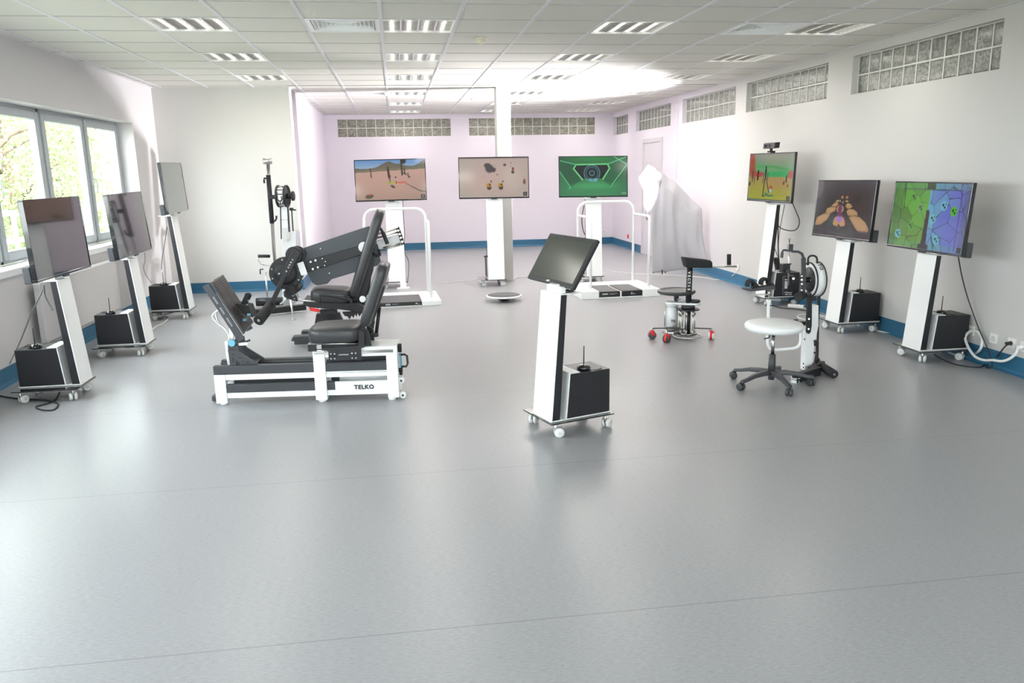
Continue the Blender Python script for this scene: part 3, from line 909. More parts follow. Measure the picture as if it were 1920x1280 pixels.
def caster(p, parent, r=.031, ang=0., m='wheel'):
    q = MB(); x, y = p; c, s_ = math.cos(ang), math.sin(ang); ax = Vector((-s_, c, 0)); o = Vector((x, y, r)) + Vector((c, s_, 0)) * .02
    for k in (-1, 1):
        q.lathe([(r * .3, -.011), (r * .8, -.011), (r, -.007), (r, .007), (r * .8, .011), (r * .3, .011)], o + ax * (.016 * k), ax, 20)
    w = q.build('caster', m, parent)
    q = MB(); q.cyl((x, y, r + .005), (x, y, .088), .009, seg=12); q.cyl(o - ax * .03, o + ax * .03, .007, seg=10)
    q.box(x - .016, x + .016, y - .016, y + .016, .083, .089)
    q.prism([o + ax * -.004 + Vector((-c * r * .2, -s_ * r * .2, r * .95)), o + ax * -.004 + Vector((-c * .02, -s_ * .02, r * .1)), o + ax * -.004 + Vector((c * r * .7, s_ * r * .7, r * .2)), o + ax * -.004 + Vector((c * r * .5, s_ * r * .5, r * .95))], ax * .008)
    q.build('fork', 'steel', w)
    return w


def stand(fr, label, top, neck_to, neck_v, box=True, group='wheeled screen stands', power=None, wangs=(.5, 2.4, -.7, 3.6)):
    """wheeled pedestal; local u right, v back. The folded sheet column leans back"""
    t = thing('screen_stand', label, 'screen stand', fr, group=group)
    q = MB(); q.box(-.185, .185, -.25, .212, .089, .097); q.build('base_plate', 'blackglass', t, .002)
    uo = .04; cw = .118
    q = MB(); q.box(uo - cw, uo + cw, -.24, .205, .098, .106); q.build('base_tray', 'white', t, .002)
    k = .067 / .79
    vb, zt = -.236, top
    def vf(z): return vb + (z - .1) * k
    # front sheet folded over the top
    q = MB()
    q.hull8([(uo - cw, vf(.106), .106), (uo + cw, vf(.106), .106), (uo + cw, vf(.106) + .008, .106), (uo - cw, vf(.106) + .008, .106),
             (uo - cw, vf(zt), zt), (uo + cw, vf(zt), zt), (uo + cw, vf(zt) + .008, zt), (uo - cw, vf(zt) + .008, zt)])
    q.box(uo - cw, uo + cw, vf(zt), vf(zt) + .15, zt, zt + .006)
    q.build('front_panel', 'white', t, .003)
    q = MB()
    for s_ in (-1, 1):
        u1 = uo + s_ * (cw - .004); u0 = u1 - s_ * .006
        q.prism([(u0, vf(.107) + .009, .107), (u0, vf(.107) + .062, .107), (u0, vf(zt) + .05, zt - .002), (u0, vf(zt) + .009, zt - .002)], (u1 - u0, 0, 0))
    q.hull8([(uo - cw + .01, vf(.107) + .05, .107), (uo + cw - .01, vf(.107) + .05, .107), (uo + cw - .01, vf(.107) + .056, .107), (uo - cw + .01, vf(.107) + .056, .107),
             (uo - cw + .01, vf(zt) + .04, zt - .003), (uo + cw - .01, vf(zt) + .04, zt - .003), (uo + cw - .01, vf(zt) + .046, zt - .003), (uo - cw + .01, vf(zt) + .046, zt - .003)])
    q.build('side_panel', 'black', t)
    # neck that carries the screen
    q = MB(); q.box(uo - .085, uo + .085, vf(zt) + .025, vf(zt) + .06, zt + .006, neck_to); q.box(uo - .05, uo + .05, vf(zt) + .03, neck_v, neck_to - .05, neck_to - .01)
    q.build('neck_bracket', 'white', t, .003)
    if box:
        q = MB()
        q.hull8([(uo - cw, -.131, .107), (uo + cw, -.131, .107), (uo + cw, -.123, .107), (uo - cw, -.123, .107),
                 (uo - cw, -.105, .39), (uo + cw, -.105, .39), (uo + cw, -.097, .39), (uo - cw, -.097, .39)])
        q.hull8([(uo + s_ * cw if 0 else uo - cw, -.105, .39), (uo + cw, -.105, .39), (uo + cw, -.03, .39), (uo - cw, -.03, .39),
                 (uo - cw, -.105, .396), (uo + cw, -.105, .396), (uo + cw, -.03, .396), (uo - cw, -.03, .396)])
        q.build('box_front', 'white', t, .002)
        q = MB(); q.prism([(uo - cw + .002, -.122, .107), (uo - cw + .002, .195, .107), (uo - cw + .002, .195, .386), (uo - cw + .002, -.096, .386)], (2 * cw - .004, 0, 0))
        q.build('computer_box', 'black', t, .003)
    for (x, y), a in zip(((-.15, -.2), (.15, -.2), (-.15, .165), (.15, .165)), wangs):
        caster((x, y), t, ang=a)
    return t


def antenna(fr, u, v, z, label, h=.15):
    p = fr.o + fr.u * u + fr.v * v
    t = thing('antenna', label, 'antenna', loc=(p.x, p.y, z), rot=R(fr.deg), group='aerials on computer boxes')
    q = MB(); q.lathe([(.04, 0), (.044, .006), (.042, .018), (.032, .027), (.015, .031), (.001, .032)], seg=24); q.build('antenna_base', 'blackglass', t)
    q = MB(); q.cyl((0, 0, .028), (.002, 0, h), .004, .003, 8); q.build('antenna_rod', 'blackpl', t)
    q = MB(); q.tube([(.04, 0, .01), (.06, .02, .005), (.07, .06, .004), (.05, .1, .004)], .003, 6); q.build('antenna_lead', 'cord_b', t)


TV = [  # label, x, y, z, yaw, tilt, roll, w, h, pic, media box side, stand origin, column height
    ('L1', 'switched-off television by the window, closest on the left, mirroring an orange screen', (-2.466, 6.223, 1.205, 1.564, .041, .0), (.96, .56), None, -1, (-2.655, 6.2, 90), .885, 'white wheeled stand under window, closest of the three on the left'),
    ('L2', 'switched-off grey television, middle one of the three along the left wall', (-2.42, 7.68, 1.206, 1.577, .071, .009), (.96, .56), None, -1, (-2.61, 7.66, 90), .885, 'white wheeled stand in the middle of the three along the left wall'),
    ('L3', 'switched-off pale television raised high in the back left corner', (-2.502, 9.607, 1.498, 1.599, .06, .009), (.96, .56), None, -1, (-2.69, 9.58, 90), 1.18, 'tall white wheeled stand in the back left corner'),
    ('A', 'television showing a desert landscape with dark trees, left of the three facing forward', (-.071, 11.341, 1.521, -.066, .16, .009), (.99, .5775), pic_desert, 0, (-.085, 11.5, 0), 1.205, 'tall white wheeled stand behind the left handrail platform'),
    ('B', 'television showing small creatures on sandy ground, in front of the column', (1.3695, 11.203, 1.527, -.112, .14, -.003), (.99, .5775), pic_arena, 0, (1.325, 11.33, 0), 1.215, 'tall white wheeled stand directly before the square column'),
    ('C', 'television showing a glowing green tunnel, behind the right handrail platform', (2.79, 11.14, 1.516, -.09, .13, -.008), (.99, .5775), pic_tunnel, 0, (2.755, 11.3, 0), 1.21, 'tall white wheeled stand behind the right handrail platform'),
    ('R1', 'television showing a dark figure on a yellow green beach, with camera on top', (4.301, 8.78, 1.488, -1.492, .03, -.004), (.96, .56), pic_beach, 0, (4.475, 8.80, -90), 1.18, 'tall white wheeled stand by right wall carrying the camera-topped television'),
    ('R2', 'television showing a dark lane with tan rounded stones, middle on the right wall', (4.273, 7.163, 1.195, -1.535, .069, .009), (.96, .56), pic_lane, 1, (4.455, 7.17, -90), .885, 'white wheeled stand in the middle of the three along the right wall'),
    ('R3', 'television showing green and blue cell patterns, closest on the right', (4.277, 5.923, 1.191, -1.582, .062, -.002), (.96, .56), pic_cells, 1, (4.46, 5.94, -90), .885, 'white wheeled stand closest to the camera on the right'),
]
frs = {}
for k, lab, (x, y, z, yw, ti, ro), (w, h), pic, spk, (ox, oy, dg), top, slab in TV:
    fr = Fr(ox, oy, dg); frs[k] = fr
    television(lab, x, y, z, yw, ti, ro, w, h, pic() if pic else None, spk)
    vt = (Vector((x, y, 0)) - fr.o).dot(fr.v)
    stand(fr, slab, top, z - h / 2 + .02 if k not in 'ABC' else z - h / 2 + .012, vt + .1)
fa = frs['A']; q = MB(); pA = lambda x, y: fa.P(*crop(680, 360, 5.5625)(x, y), -.26)
q.box(pA(345, 0).x, pA(405, 0).x, -.262, -.252, .02, .2); q.box(pA(310, 0).x, pA(445, 0).x, -.30, -.22, .0, .018); q.build('foot_support', 'white', bpy.data.objects['screen_stand.003'], .002)
antenna(frs['L1'], -.02, .07, .3872, 'black puck aerial with upright rod on the closest left stand box')
antenna(frs['L2'], -.02, .07, .3872, 'black puck aerial with upright rod on the middle left stand box')
antenna(frs['L3'], -.02, .04, .3872, 'black puck aerial with upright rod on the box in back left corner')
antenna(frs['R2'], .06, .03, .3872, 'black puck aerial with upright rod on the middle right stand box')
antenna(frs['R3'], .06, -.0, .3872, 'black puck aerial with upright rod on the closest right stand box')
antenna(frs['B'], -.06, .1, .3872, 'thin upright aerial on the box behind the stand before column', .18)

# kiosk in the middle of the floor
K = Fr(1.048, 4.758, -70.8)
kt = stand(K, 'white wheeled stand alone in the middle of the floor with tilted monitor', .885, .93, -.05, wangs=(2.2, 1.2, .3, 2.0))
antenna(K, .085, .045, .3872, 'black puck aerial with upright rod on the middle floor stand box')
t = thing('monitor', 'dark touch monitor tilted back on the middle floor stand', 'monitor', loc=(0, 0, 0))
w, h = .53, .331
t.matrix_world = Matrix.Translation((.994, 4.778, 1.073)) @ Matrix.Rotation(R(-68.2), 4, 'Z') @ Matrix.Rotation(-.561, 4, 'X') @ Matrix.Rotation(.02, 4, 'Y')
q = MB(); q.box(-w / 2, w / 2, -.004, .022, -h / 2, h / 2); q.build('bezel', 'blackpl', t, .006)
q = MB(); q.box(-w / 2 + .022, w / 2 - .022, -.0055, -.0035, -h / 2 + .028, h / 2 - .022); q.build('screen', 'screen_mon', t)
q = MB(); q.prism([(-.2, .022, -.11), (.2, .022, -.11), (.15, .05, -.08), (-.15, .05, -.08)], (0, 0, .2)); q.box(-.06, .06, .04, .07, -.12, .06)
q.build('back_cover', 'blackpl', t, .004)
text('AOC', .016, 'whiteink', t, basis((-.02, -.0048, -h / 2 + .014), (1, 0, 0), (0, 0, 1)), bold=.0006)
q = MB(); c0 = Vector((.04, -.125, .891)); q.cyl(c0, c0 + Vector((0, 0, .05)), .05, .045, 24)
q.build('swivel_neck', 'whitepl', kt)
q = MB(); q.pillow(Matrix.Translation((.1, -.07, .9)) @ Matrix.Rotation(.4, 4, 'Z'), .05, .085, .022, 2.4, 10, 8, .7, .8)
tag(q.build('webcam', 'blackglass'), 'small black gadget lying on top of the middle floor stand', 'gadget')
bpy.data.objects['webcam'].matrix_world = Matrix.Translation(K.o) @ Matrix.Rotation(R(K.deg), 4, 'Z')
#@@MACH
def tr(fr, c, pts, v):
    """traced outline on the thing's own vertical plane v"""
    return [fr.P(*c(*p), v) for p in pts]


# ------------------------------------------------------------------ leg press with two padded cushions
L = Fr(-1.311, 5.685, -5.5)
t = thing('leg_press', 'white framed leg press with black seat, printed TELKO on its lower rail', 'exercise machine', L)
D = .24                                             # depth of the frame
c1 = crop(380, 500, 4.5714)
q = MB()
for v0 in (0, D - .05):
    q.box(-.045, .035, v0, v0 + .05, .015, .226); q.box(.668, .752, v0 - (.008 if v0 == 0 else 0), v0 + .05, .02, .392)
    q.box(1.187, 1.268, v0, v0 + .05, .02, .403)
    q.box(.035, 1.187, v0 + .004, v0 + .046, .185, .226); q.box(.752, 1.187, v0 + .004, v0 + .046, .21, .245)
    q.box(.035, 1.187, v0 + .006, v0 + .044, .05, .09); q.box(.81, 1.187, v0 + .002, v0 + .03, .05, .15)
    q.box(.752, 1.187, v0, v0 + .05, .335, .398)
q.box(.76, 1.268, 0, D, .398, .404); q.box(-.045, .035, .05, D - .05, .16, .2); q.box(1.2, 1.262, .05, D - .05, .05, .39)
q.box(.668, .74, .05, D - .05, .1, .15)
q.build('frame', 'white', t, .005)
for i, (x, v) in enumerate([(0, .03), (.708, .03), (1.215, .03), (0, D - .03), (1.215, D - .03)]):
    q = MB(); q.lathe([(.022, 0), (.028, .003), (.028, .014), (.012, .018), (.012, .03)], (x, v, 0), seg=20); q.build('levelling_foot', 'whitepl', t)
q = MB()
for v0 in (.001, D - .05):
    q.box(-.045, 1.187, v0, v0 + .047, .228, .291)
    q.box(.035, .812, v0 + .002, v0 + .045, .092, .15)
q.box(-.045, 1.18, .055, .07, .262, .278); q.box(-.045, 1.18, D - .07, D - .055, .262, .278)
q.build('rail', 'charcoal', t, .004)
q = MB(); q.cyl((.68, -.006, .366), (1.24, -.006, .366), .006, seg=10); q.cyl((.68, -.006, .378), (1.24, -.006, .378), .003, seg=8)
q.build('slide_rod', 'steel', t)
# carriage plate with screws
q = MB(); q.prism([(.782, -.02, .312), (1.014, -.02, .312), (1.014, -.02, .40), (1.042, -.02, .405), (1.046, -.02, .52), (1.005, -.02, .53), (1.0, -.02, .42), (.735, -.02, .41), (.735, -.02, .39), (.782, -.02, .385)], (0, .014, 0))
q.box(.74, 1.03, .0, D - .02, .404, .425)
q.build('seat_carriage', 'black', t, .003)
q = MB()
for x in (.80, .826, .95, .976):
    for z in (.33, .365): q.cyl((x, -.026, z), (x, -.019, z), .0065, seg=10)
q.box(.855, .925, -.0215, -.0195, .352, .36)
q.build('carriage_screws', 'chrome', t)
q = MB(); q.cyl((.70, -.01, .437), (.98, -.01, .432), .006, seg=10); q.box(.64, .735, -.01, .03, .40, .44)
q.build('adjusting_rod', 'steel', t)
q = MB(); q.box(.64, .70, -.02, .1, .385, .435); q.build('seat_front_block', 'black', t, .004)
# seat cushion
q = MB(); q.pillow(Matrix.Translation((.83, .14, .495)) @ Matrix.Rotation(-.02, 4, 'Y'), .39, .38, .125, 4.2, 14, 14, .3, .55); q.build('seat', 'leather', t)
q = MB(); q.box(.69, 1.0, .0, .28, .425, .437); q.build('seat_board', 'black', t, .003)
# back cushion
A, B_ = L.P(*c1(1385, 500), .14), L.P(*c1(1550, -20), .14)
mid = (A + B_) / 2; dl = (B_ - A)
th = math.atan2(dl.x, dl.z)
q = MB(); q.pillow(Matrix.Translation(mid + Vector((.012, 0, .012))) @ Matrix.Rotation(th, 4, 'Y'), .085, .31, dl.length * 1.0, 4.5, 14, 16, .22, .5)
q.build('back_cushion', 'leather', t)
q = MB(); q.bar(A + Vector((.06, 0, .03)), B_.lerp(A, .35) + Vector((.055, 0, 0)), .02, .10); q.prism([(1.03, .02, .41), (1.085, .02, .405), (1.075, .02, .50), (1.06, .02, .53), (1.03, .02, .53)], (0, .014, 0)); q.prism([(1.03, .2, .41), (1.085, .2, .405), (1.075, .2, .50), (1.03, .2, .53)], (0, .014, 0))
q.build('back_frame', 'black', t, .003)
# gas spring behind the back
c2 = crop(560, 380, 4.923)
g1, g2 = L.P(*c2(715, 1225), .2), L.P(*c2(765, 800), .2)
gm = g1 + (g2 - g1) * .62
q = MB(); q.cyl(g1, gm, .013, seg=14); q.cyl(gm, g2, .005, seg=10); q.prism([g1 + Vector((-.11, -.05, -.015)), g1 + Vector((.02, -.05, .0)), g1 + Vector((.015, -.05, .025)), g1 + Vector((-.11, -.05, .03))], (0, .06, 0))
q.build('gas_spring', 'black', t)
q = MB(); q.cyl(g2 - Vector((0, .0, .02)), g2 + Vector((0, 0, .015)), .014, seg=12); q.build('spring_collar', 'cyan', t)
# foot plate: near edge measured, far edge set back
P0, P1 = L.P(*c1(60, 140), -.02), L.P(*c1(345, 580), -.02)
P2, P3 = L.Z(*c1(195, 55), P0.z), L.Z(*c1(443, 470), P1.z - .012)
wv = Vector((P2.x - P0.x, .44, 0)); wv2 = Vector((P3.x - P1.x, .44, 0))
wv = Vector(((wv.x + wv2.x) / 2 * .8, .44, 0))
dn = (P1 - P0).cross(wv).normalized()
if dn.x < 0: dn = -dn
q = MB(); a = dn * .012
q.hull8([P0, P0 + wv, P1 + wv, P1, P0 + a, P0 + wv + a, P1 + wv + a, P1 + a])
fp = q.build('foot_plate', 'charcoal', t, .003)
q = MB(); dd = (P1 - P0)
for i in range(24):
    for k in range(2):
        s0 = .03 + i * .0395; s1 = s0 + .027
        w0, w1 = (.06 + k * .45), (.06 + k * .45 + .41)
        p = [P0 + dd * s0 + wv * w0 + a, P0 + dd * s0 + wv * w1 + a, P0 + dd * s1 + wv * w1 + a, P0 + dd * s1 + wv * w0 + a]
        q.hull8(p + [x + dn * .006 for x in p])
q.build('tread', 'tread', fp)
q = MB()
for s_ in (.05, .92):
    pa = P0 - dn * .035 + wv * s_; pb = P1 - dn * .035 + wv * s_ - dd * -.08
    q = MB(); q.bar(pa, pb, .05, .014, (0, 1, 0)); pbk = q.build('plate_bracket', 'charcoal', t, .003)
    if s_ < .5:
        for s0, s1 in ((.22, .36), (.43, .56), (.63, .8)):
            q = MB(); q.bar(P0 + dd * s0 - dn * .035 + wv * .031, P0 + dd * s1 - dn * .035 + wv * .031, .012, .002, (0, 1, 0)); q.build('slot', 'cord_g', pbk)
# straps / binding on the plate
c3 = crop(385, 500, 6.4)
q = MB()
bx = [L.P(*c3(*p), .12) for p in [(350, 440), (440, 560), (570, 610), (520, 470)]]
q.prism(bx, (0, .12, 0))
a0, a1 = L.P(*c3(520, 330), .17), L.P(*c3(430, 520), .17)
q.tube([a0 + Vector((.0, 0, .01)), a0, (a0 + a1) / 2 + Vector((.0, 0, 0)), a1], [.012, .024, .022, .016], 12)
bd = q.build('foot_binding', 'foam', t, .004)
q = MB()
for p in ((520, 575), (465, 640)):
    e = L.P(*c3(*p), .11); q.box(e.x - .012, e.x + .012, e.y, e.y + .02, e.z - .008, e.z + .008)
q.build('strap_buckle', 'cyan', bd, .002)
q = MB()
for p in ((515, 405), (500, 455)):
    e = L.P(*c3(*p), .115); q.cyl(e, e + Vector((0, .01, 0)), .005, seg=8)
q.build('rivets', 'chrome', bd)
# triangular bracket that carries the plate
o1 = [(.072, .02, .292), (.115, .02, .292), (.118, .02, .33), (.15, .02, .292), (.275, .02, .292), (.262, .02, .305), (.162, .02, .375), (.145, .02, .39), (.138, .02, .47), (.075, .02, .47), (.066, .02, .40)]
q = MB(); q.prism(o1, (0, .012, 0)); q.prism([(x, .19, z) for x, _, z in o1], (0, .012, 0)); q.box(.075, .138, .02, .2, .40, .412); q.box(.08, .25, .03, .19, .29, .297)
q.build('carriage_bracket', 'charcoal', t, .002)
for (x, z, w_, h_) in ((.097, .33, .012, .035), (.1, .372, .014, .012), (.165, .318, .016, .012), (.20, .31, .03, .012), (.15, .345, .03, .010), (.13, .44, .012, .012)):
    q = MB(); q.box(x - w_ / 2, x + w_ / 2, .0185, .0198, z - h_ / 2, z + h_ / 2); q.build('cutout', 'ink', t)
q = MB(); q.cyl((.1, .01, .455), (.1, .04, .455), .024, seg=20); q.build('pivot_cap', 'cyan', t)
q = MB(); q.prism([(.128, .03, .43), (.2, .03, .432), (.212, .03, .447), (.2, .03, .456), (.128, .03, .448)], (0, .02, 0)); q.build('release_lever', 'whitepl', t, .003)
q = MB(); q.tube(smooth([(.12, .04, .468), (.16, .04, .46), (.19, .04, .458), (.222, .04, .468)], 4), [.006] * 12 + [.009], 8); q.build('lever_grip', 'blackpl', t)
q = MB(); q.cyl((.062, .05, .27), (.055, .05, .462), .016, .015, 16); q.build('gas_cylinder', 'whitepl', t)
for dv in (0, .03):
    pts = [L.P(*c3(*p), .1 + dv * 2) for p in [(200, 500), (140, 530), (85 + dv * 1500, 590), (130 + dv * 900, 660), (220, 730), (275, 800), (290, 880)]]
    q = MB(); q.tube(smooth(pts, 5), .007, 8); q.build('hose', 'cord_w', t)
q = MB(); q.prism([L.P(*c3(*p), .045) for p in [(280, 740), (310, 740), (340, 830), (330, 870), (290, 850)]], (0, .02, 0)); q.build('hose_clamp', 'socket', t, .003)
# rear end: transport wheels, handle, thumb screws
for z, x in ((.03, 1.292), (.14, 1.285)):
    q = MB(); q.lathe([(.012, -.01), (.024, -.008), (.027, 0), (.024, .008), (.012, .01)], (x, .03, z), (0, 1, 0), 22); w_ = q.build('transport_wheel', 'whitepl', t)
    q = MB(); q.cyl((x, .016, z), (x, .044, z), .008, seg=12); q.build('axle', 'blackpl', w_)
    q = MB(); q.box(1.255, x, .05, .056, z - .02, z + .015); q.build('wheel_bracket', 'white', t, .003)
q = MB(); q.tube([(1.275, .06, .325), (1.315, .06, .327), (1.332, .06, .315), (1.335, .06, .26), (1.325, .06, .238), (1.275, .06, .235)], .0085, 10); q.build('rear_handle', 'blackpl', t)
q = MB(); q.box(1.278, 1.288, .03, .12, .235, .33); q.build('rear_plate', 'cyan', t, .002)
q = MB()
for z in (.40, .385, .37, .355, .22, .205): q.cyl((1.268, .06, z), (1.296, .06, z), .006 if 0 else .0075, seg=10)
q.cyl((1.282, .06, .345), (1.282, .06, .405), .012, seg=12); q.cyl((1.282, .06, .175), (1.282, .06, .215), .012, seg=12)
q.build('thumb_screws', 'blackpl', t)
q = MB(); q.box(-.11, -.045, .1, .18, .005, .045); q.build('stop_block', 'charcoal', t, .006)
text('TELKO', .043, 'ink', t, basis((1.018, -.0015, .118 - .012), (1, 0, 0), (0, 0, 1)), bold=.0016, ext=.001, sp=1.12)

# ------------------------------------------------------------------ leg curl / extension machine behind it
E2 = Fr(-.72, 7.55, 0)
t = thing('leg_extension_machine', 'black leg exercise machine with large slanted grey guard panel and round wheels', 'exercise machine', E2)
cA = crop(380, 280, 4.1739); cB = crop(460, 440, 7.1115); cC = c2
V0 = .12
q = MB(); q.prism(tr(E2, cA, [(778, 775), (1290, 603), (1312, 603), (1330, 625), (1365, 745), (1390, 860), (1385, 905), (1280, 935), (1010, 1015), (975, 1052), (900, 1064), (862, 1052), (800, 935), (770, 850), (765, 800)], V0), (0, .035, 0))
gp = q.build('guard_panel', 'slate', t, .004)
q = MB(); q.prism(tr(E2, cA, [(790, 880), (1290, 735), (1370, 745), (1380, 800), (1262, 818), (812, 962)], V0 - .03), (0, .028, 0))
for pt in ():
    pass
q.build('beam', 'black', t, .004)
q = MB()
for p in [(845, 880), (882, 868), (862, 935), (902, 922)]:
    e = E2.P(*cA(*p), V0 - .034); q.cyl(e - Vector((0, .006, 0)), e + Vector((0, .006, 0)), .011, seg=12)
for p in [(922, 776), (938, 851), (962, 874), (957, 905), (992, 968), (868, 1050)]:
    e = E2.P(*cA(*p), V0 - .002); q.cyl(e - Vector((0, .006 if p[1] in (776, 968, 1050) else .034, 0)), e, .006, seg=10)
q.build('screws', 'chrome', t)
# white end block with guide rods and rubber stops
q = MB(); q.prism(tr(E2, cC, [(700, 360), (890, 300), (925, 290), (960, 385), (905, 400), (700, 440), (640, 450), (590, 440), (580, 400), (610, 370)], V0 + .02), (0, .06, 0)); q.build('end_block', 'whitepl', t, .004)
for a_, b_ in (((690, 300), (895, 243)), ((690, 335), (915, 272)), ((780, 415), (935, 372)), ((770, 438), (940, 388))):
    q = MB(); q.cyl(E2.P(*cC(*a_), V0), E2.P(*cC(*b_), V0), .008, seg=10); q.build('guide_rod', 'steel', t)
for p in [(915, 240), (928, 272), (940, 305), (950, 340), (962, 378)]:
    e = E2.P(*cC(*p), V0); d = Vector((.96, 0, .28)).normalized(); z = Vector((-.28, 0, .96))
    q = MB(); q.lathe([(.018, 0), (.009, .008), (.007, .016), (.018, .03), (.018, .034)], e - d * .017, d, 14); q.build('rubber_stop', 'blackpl', t)
# wheels
W1 = E2.P(*cA(655, 965), V0); W2 = E2.P(*cA(722, 820), V0)
def rad(c, p, w): return (E2.P(*c(*p), w) - E2.P(*c(p[0], p[1]), w)).length
r1 = (E2.P(*cA(785, 965), V0) - W1).length; r2 = (E2.P(*cA(788, 820), V0) - W2).length
q = MB(); q.lathe([(r1 * .96, -.03), (r1, -.024), (r1, .03), (r1 * .96, .036)], W1 - Vector((0, .02, 0)), (0, 1, 0), 44)
q.lathe([(r1 * .7, 0), (r1 * .68, -.006), (r1 * .4, -.004)], W1 - Vector((0, .05, 0)), (0, 1, 0), 36); wh = q.build('cam_wheel', 'black', t)
q = MB()
for a_ in (100, 160, 200, 10, 330): 
    e = W1 + Vector((math.cos(R(a_)) * r1 * .86, -.053, math.sin(R(a_)) * r1 * .86)); q.cyl(e, e + Vector((0, .006, 0)), .008, seg=10)
for dx in (-.05, .0): q.cyl(W1 + Vector((dx - .01, -.06, 0)), W1 + Vector((dx - .01, -.04, 0)), .009, seg=10)
q.build('wheel_screws', 'chrome', wh)
q = MB(); ra = r1 * 1.0
pts = [W1 + Vector((math.cos(R(a_)) * ra, 0, math.sin(R(a_)) * ra)) for a_ in range(-20, 60, 8)]
q.tube(pts, .012, 8); q.build('scale_arc', 'steel', wh)
q = MB(); q.lathe([(r2 * .9, -.04), (r2, -.032), (r2, .0), (r2 * .9, .008)], W2 - Vector((0, .05, 0)), (0, 1, 0), 36)
q.lathe([(r2 * 1.0, -.004), (r2 * 1.02, .0), (r2 * 1.02, .035), (r2, .04)], W2 + Vector((.025, -.03, 0)), (0, 1, 0), 36); w2 = q.build('pulley', 'black', t)
q = MB(); q.cyl(W2 - Vector((0, .125, 0)), W2 - Vector((0, .05, 0)), .014, seg=14); q.build('pulley_bolt', 'chrome', w2)
# lever arm with foot roller
va = V0 - .12
pa, pm, pb = E2.P(*cA(725, 820), va), E2.P(*cA(640, 985), va), E2.P(*cB(330, 960), va)
q = MB(); q.bar(pa + (pa - pm).normalized() * .035, pm, .075, .018); q.bar(pm + (pa - pm).normalized() * .06, pb, .042, .024)
arm = q.build('lever_arm', 'black', t, .004)
q = MB()
for s_ in (.25, .38, .5, .62, .8):
    e = pa.lerp(pm, s_) - Vector((0, .015, 0)); q.cyl(e, e + Vector((0, .008, 0)), .009, seg=10)
q.build('arm_screws', 'chrome', arm)
ra_, rb_ = E2.P(*cB(330, 950), va - .02), E2.P(*cB(180, 1142), va - .24)
q = MB(); q.cyl(ra_ + Vector((.0, .05, 0)), rb_, .048, .05, 24); rl = q.build('foot_roller', 'foam', t)
q = MB(); ax_ = (rb_ - ra_).normalized(); q.cyl(rb_ - ax_ * .01, rb_ + ax_ * .006, .014, seg=12); q.build('roller_bolt', 'chrome', rl)
# knee roller and its bracket below the big wheel
q = MB(); q.prism(tr(E2, cB, [(500, 775), (520, 745), (560, 740), (640, 780), (690, 830), (700, 890), (640, 880), (520, 830)], V0 - .08), (0, .02, 0)); kb = q.build('knee_bracket', 'black', t, .004)
q = MB(); 
for p, r_ in (((510, 783), .008), ((630, 803), .014), ((655, 852), .007)):
    e = E2.P(*cB(*p), V0 - .085); q.cyl(e, e + Vector((0, .008, 0)), r_, seg=12)
q.build('bracket_screws', 'chrome', kb)
e = E2.P(*cB(640, 700), V0 - .05); e2 = E2.P(*cB(600, 740), V0 - .2)
q = MB(); q.cyl(E2.P(*cB(690, 680), V0 + .1), E2.P(*cB(600, 745), V0 - .1), .055, .05, 22); q.build('knee_roller', 'foam', t)
q = MB(); q.tube(smooth([E2.P(*cB(*p), V0 - .03) for p in [(680, 750), (690, 820), (720, 860), (800, 880), (960, 900)]], 5), .012, 10); q.build('curved_rod', 'steel', t)
e = E2.P(*cB(760, 450), V0 - .09)
q = MB(); m_ = Matrix.Translation(e) @ Matrix.Rotation(-.25, 4, 'Y'); q.box(-.03, .03, -.004, 0, -.06, .06, m_); q.build('angle_label', 'whitepl', t)
# white/blue leaflet hanging beside the wheel
# seat
sa = E2.P(*cC(300, 835), V0 - .05)
s1_, s2_ = E2.P(*cC(115, 840), V0 - .05), E2.P(*cC(490, 860), V0 - .05)
q = MB(); q.pillow(Matrix.Translation((s1_ + s2_) / 2 + Vector((0, 0.05, 0))) @ Matrix.Rotation(.06, 4, 'Y'), (s2_ - s1_).length * 1.02, .42, .135, 4.0, 14, 14, .32, .55); q.build('seat', 'leather', t)
b1, b2 = E2.P(*cC(505, 850), V0 - .05), E2.P(*cC(752, 85), V0 - .05)
dl = b2 - b1; th = math.atan2(dl.x, dl.z)
q = MB(); q.pillow(Matrix.Translation((b1 + b2) / 2 + Vector((0, .05, 0))) @ Matrix.Rotation(th, 4, 'Y'), .10, .38, dl.length * 1.04, 4.5, 14, 16, .2, .5); q.build('back_cushion', 'leather', t)
q = MB(); q.prism(tr(E2, cC, [(640, 480), (700, 480), (690, 620), (640, 780), (610, 1000), (470, 960), (480, 880), (560, 760), (600, 640)], V0 - .02), (0, .03, 0)); q.build('back_support', 'black', t, .004)
# seat rail
q = MB(); q.prism(tr(E2, cC, [(45, 895), (180, 915), (300, 925), (540, 925), (600, 960), (600, 1010), (560, 1010), (380, 985), (270, 980), (100, 965), (40, 940)], V0 - .16), (0, .3, 0)); q.build('seat_rail', 'black', t, .005)
q = MB(); q.cyl(E2.P(*cC(30, 900), V0 - .17), E2.P(*cC(190, 915), V0 - .17), .009, seg=10); q.build('rail_rod', 'steel', t)
q = MB(); q.tube(smooth([E2.P(*cC(*p), V0 - .2) for p in [(190, 915), (195, 870), (215, 855), (330, 865), (440, 885), (480, 900), (485, 930)]], 5), .014, 10); q.build('side_handle', 'blackpl', t)
q = MB(); q.prism(tr(E2, cC, [(95, 968), (190, 985), (193, 1012), (105, 998)], V0 - .2), (0, .03, 0)); q.build('release_grip', 'red', t, .006)
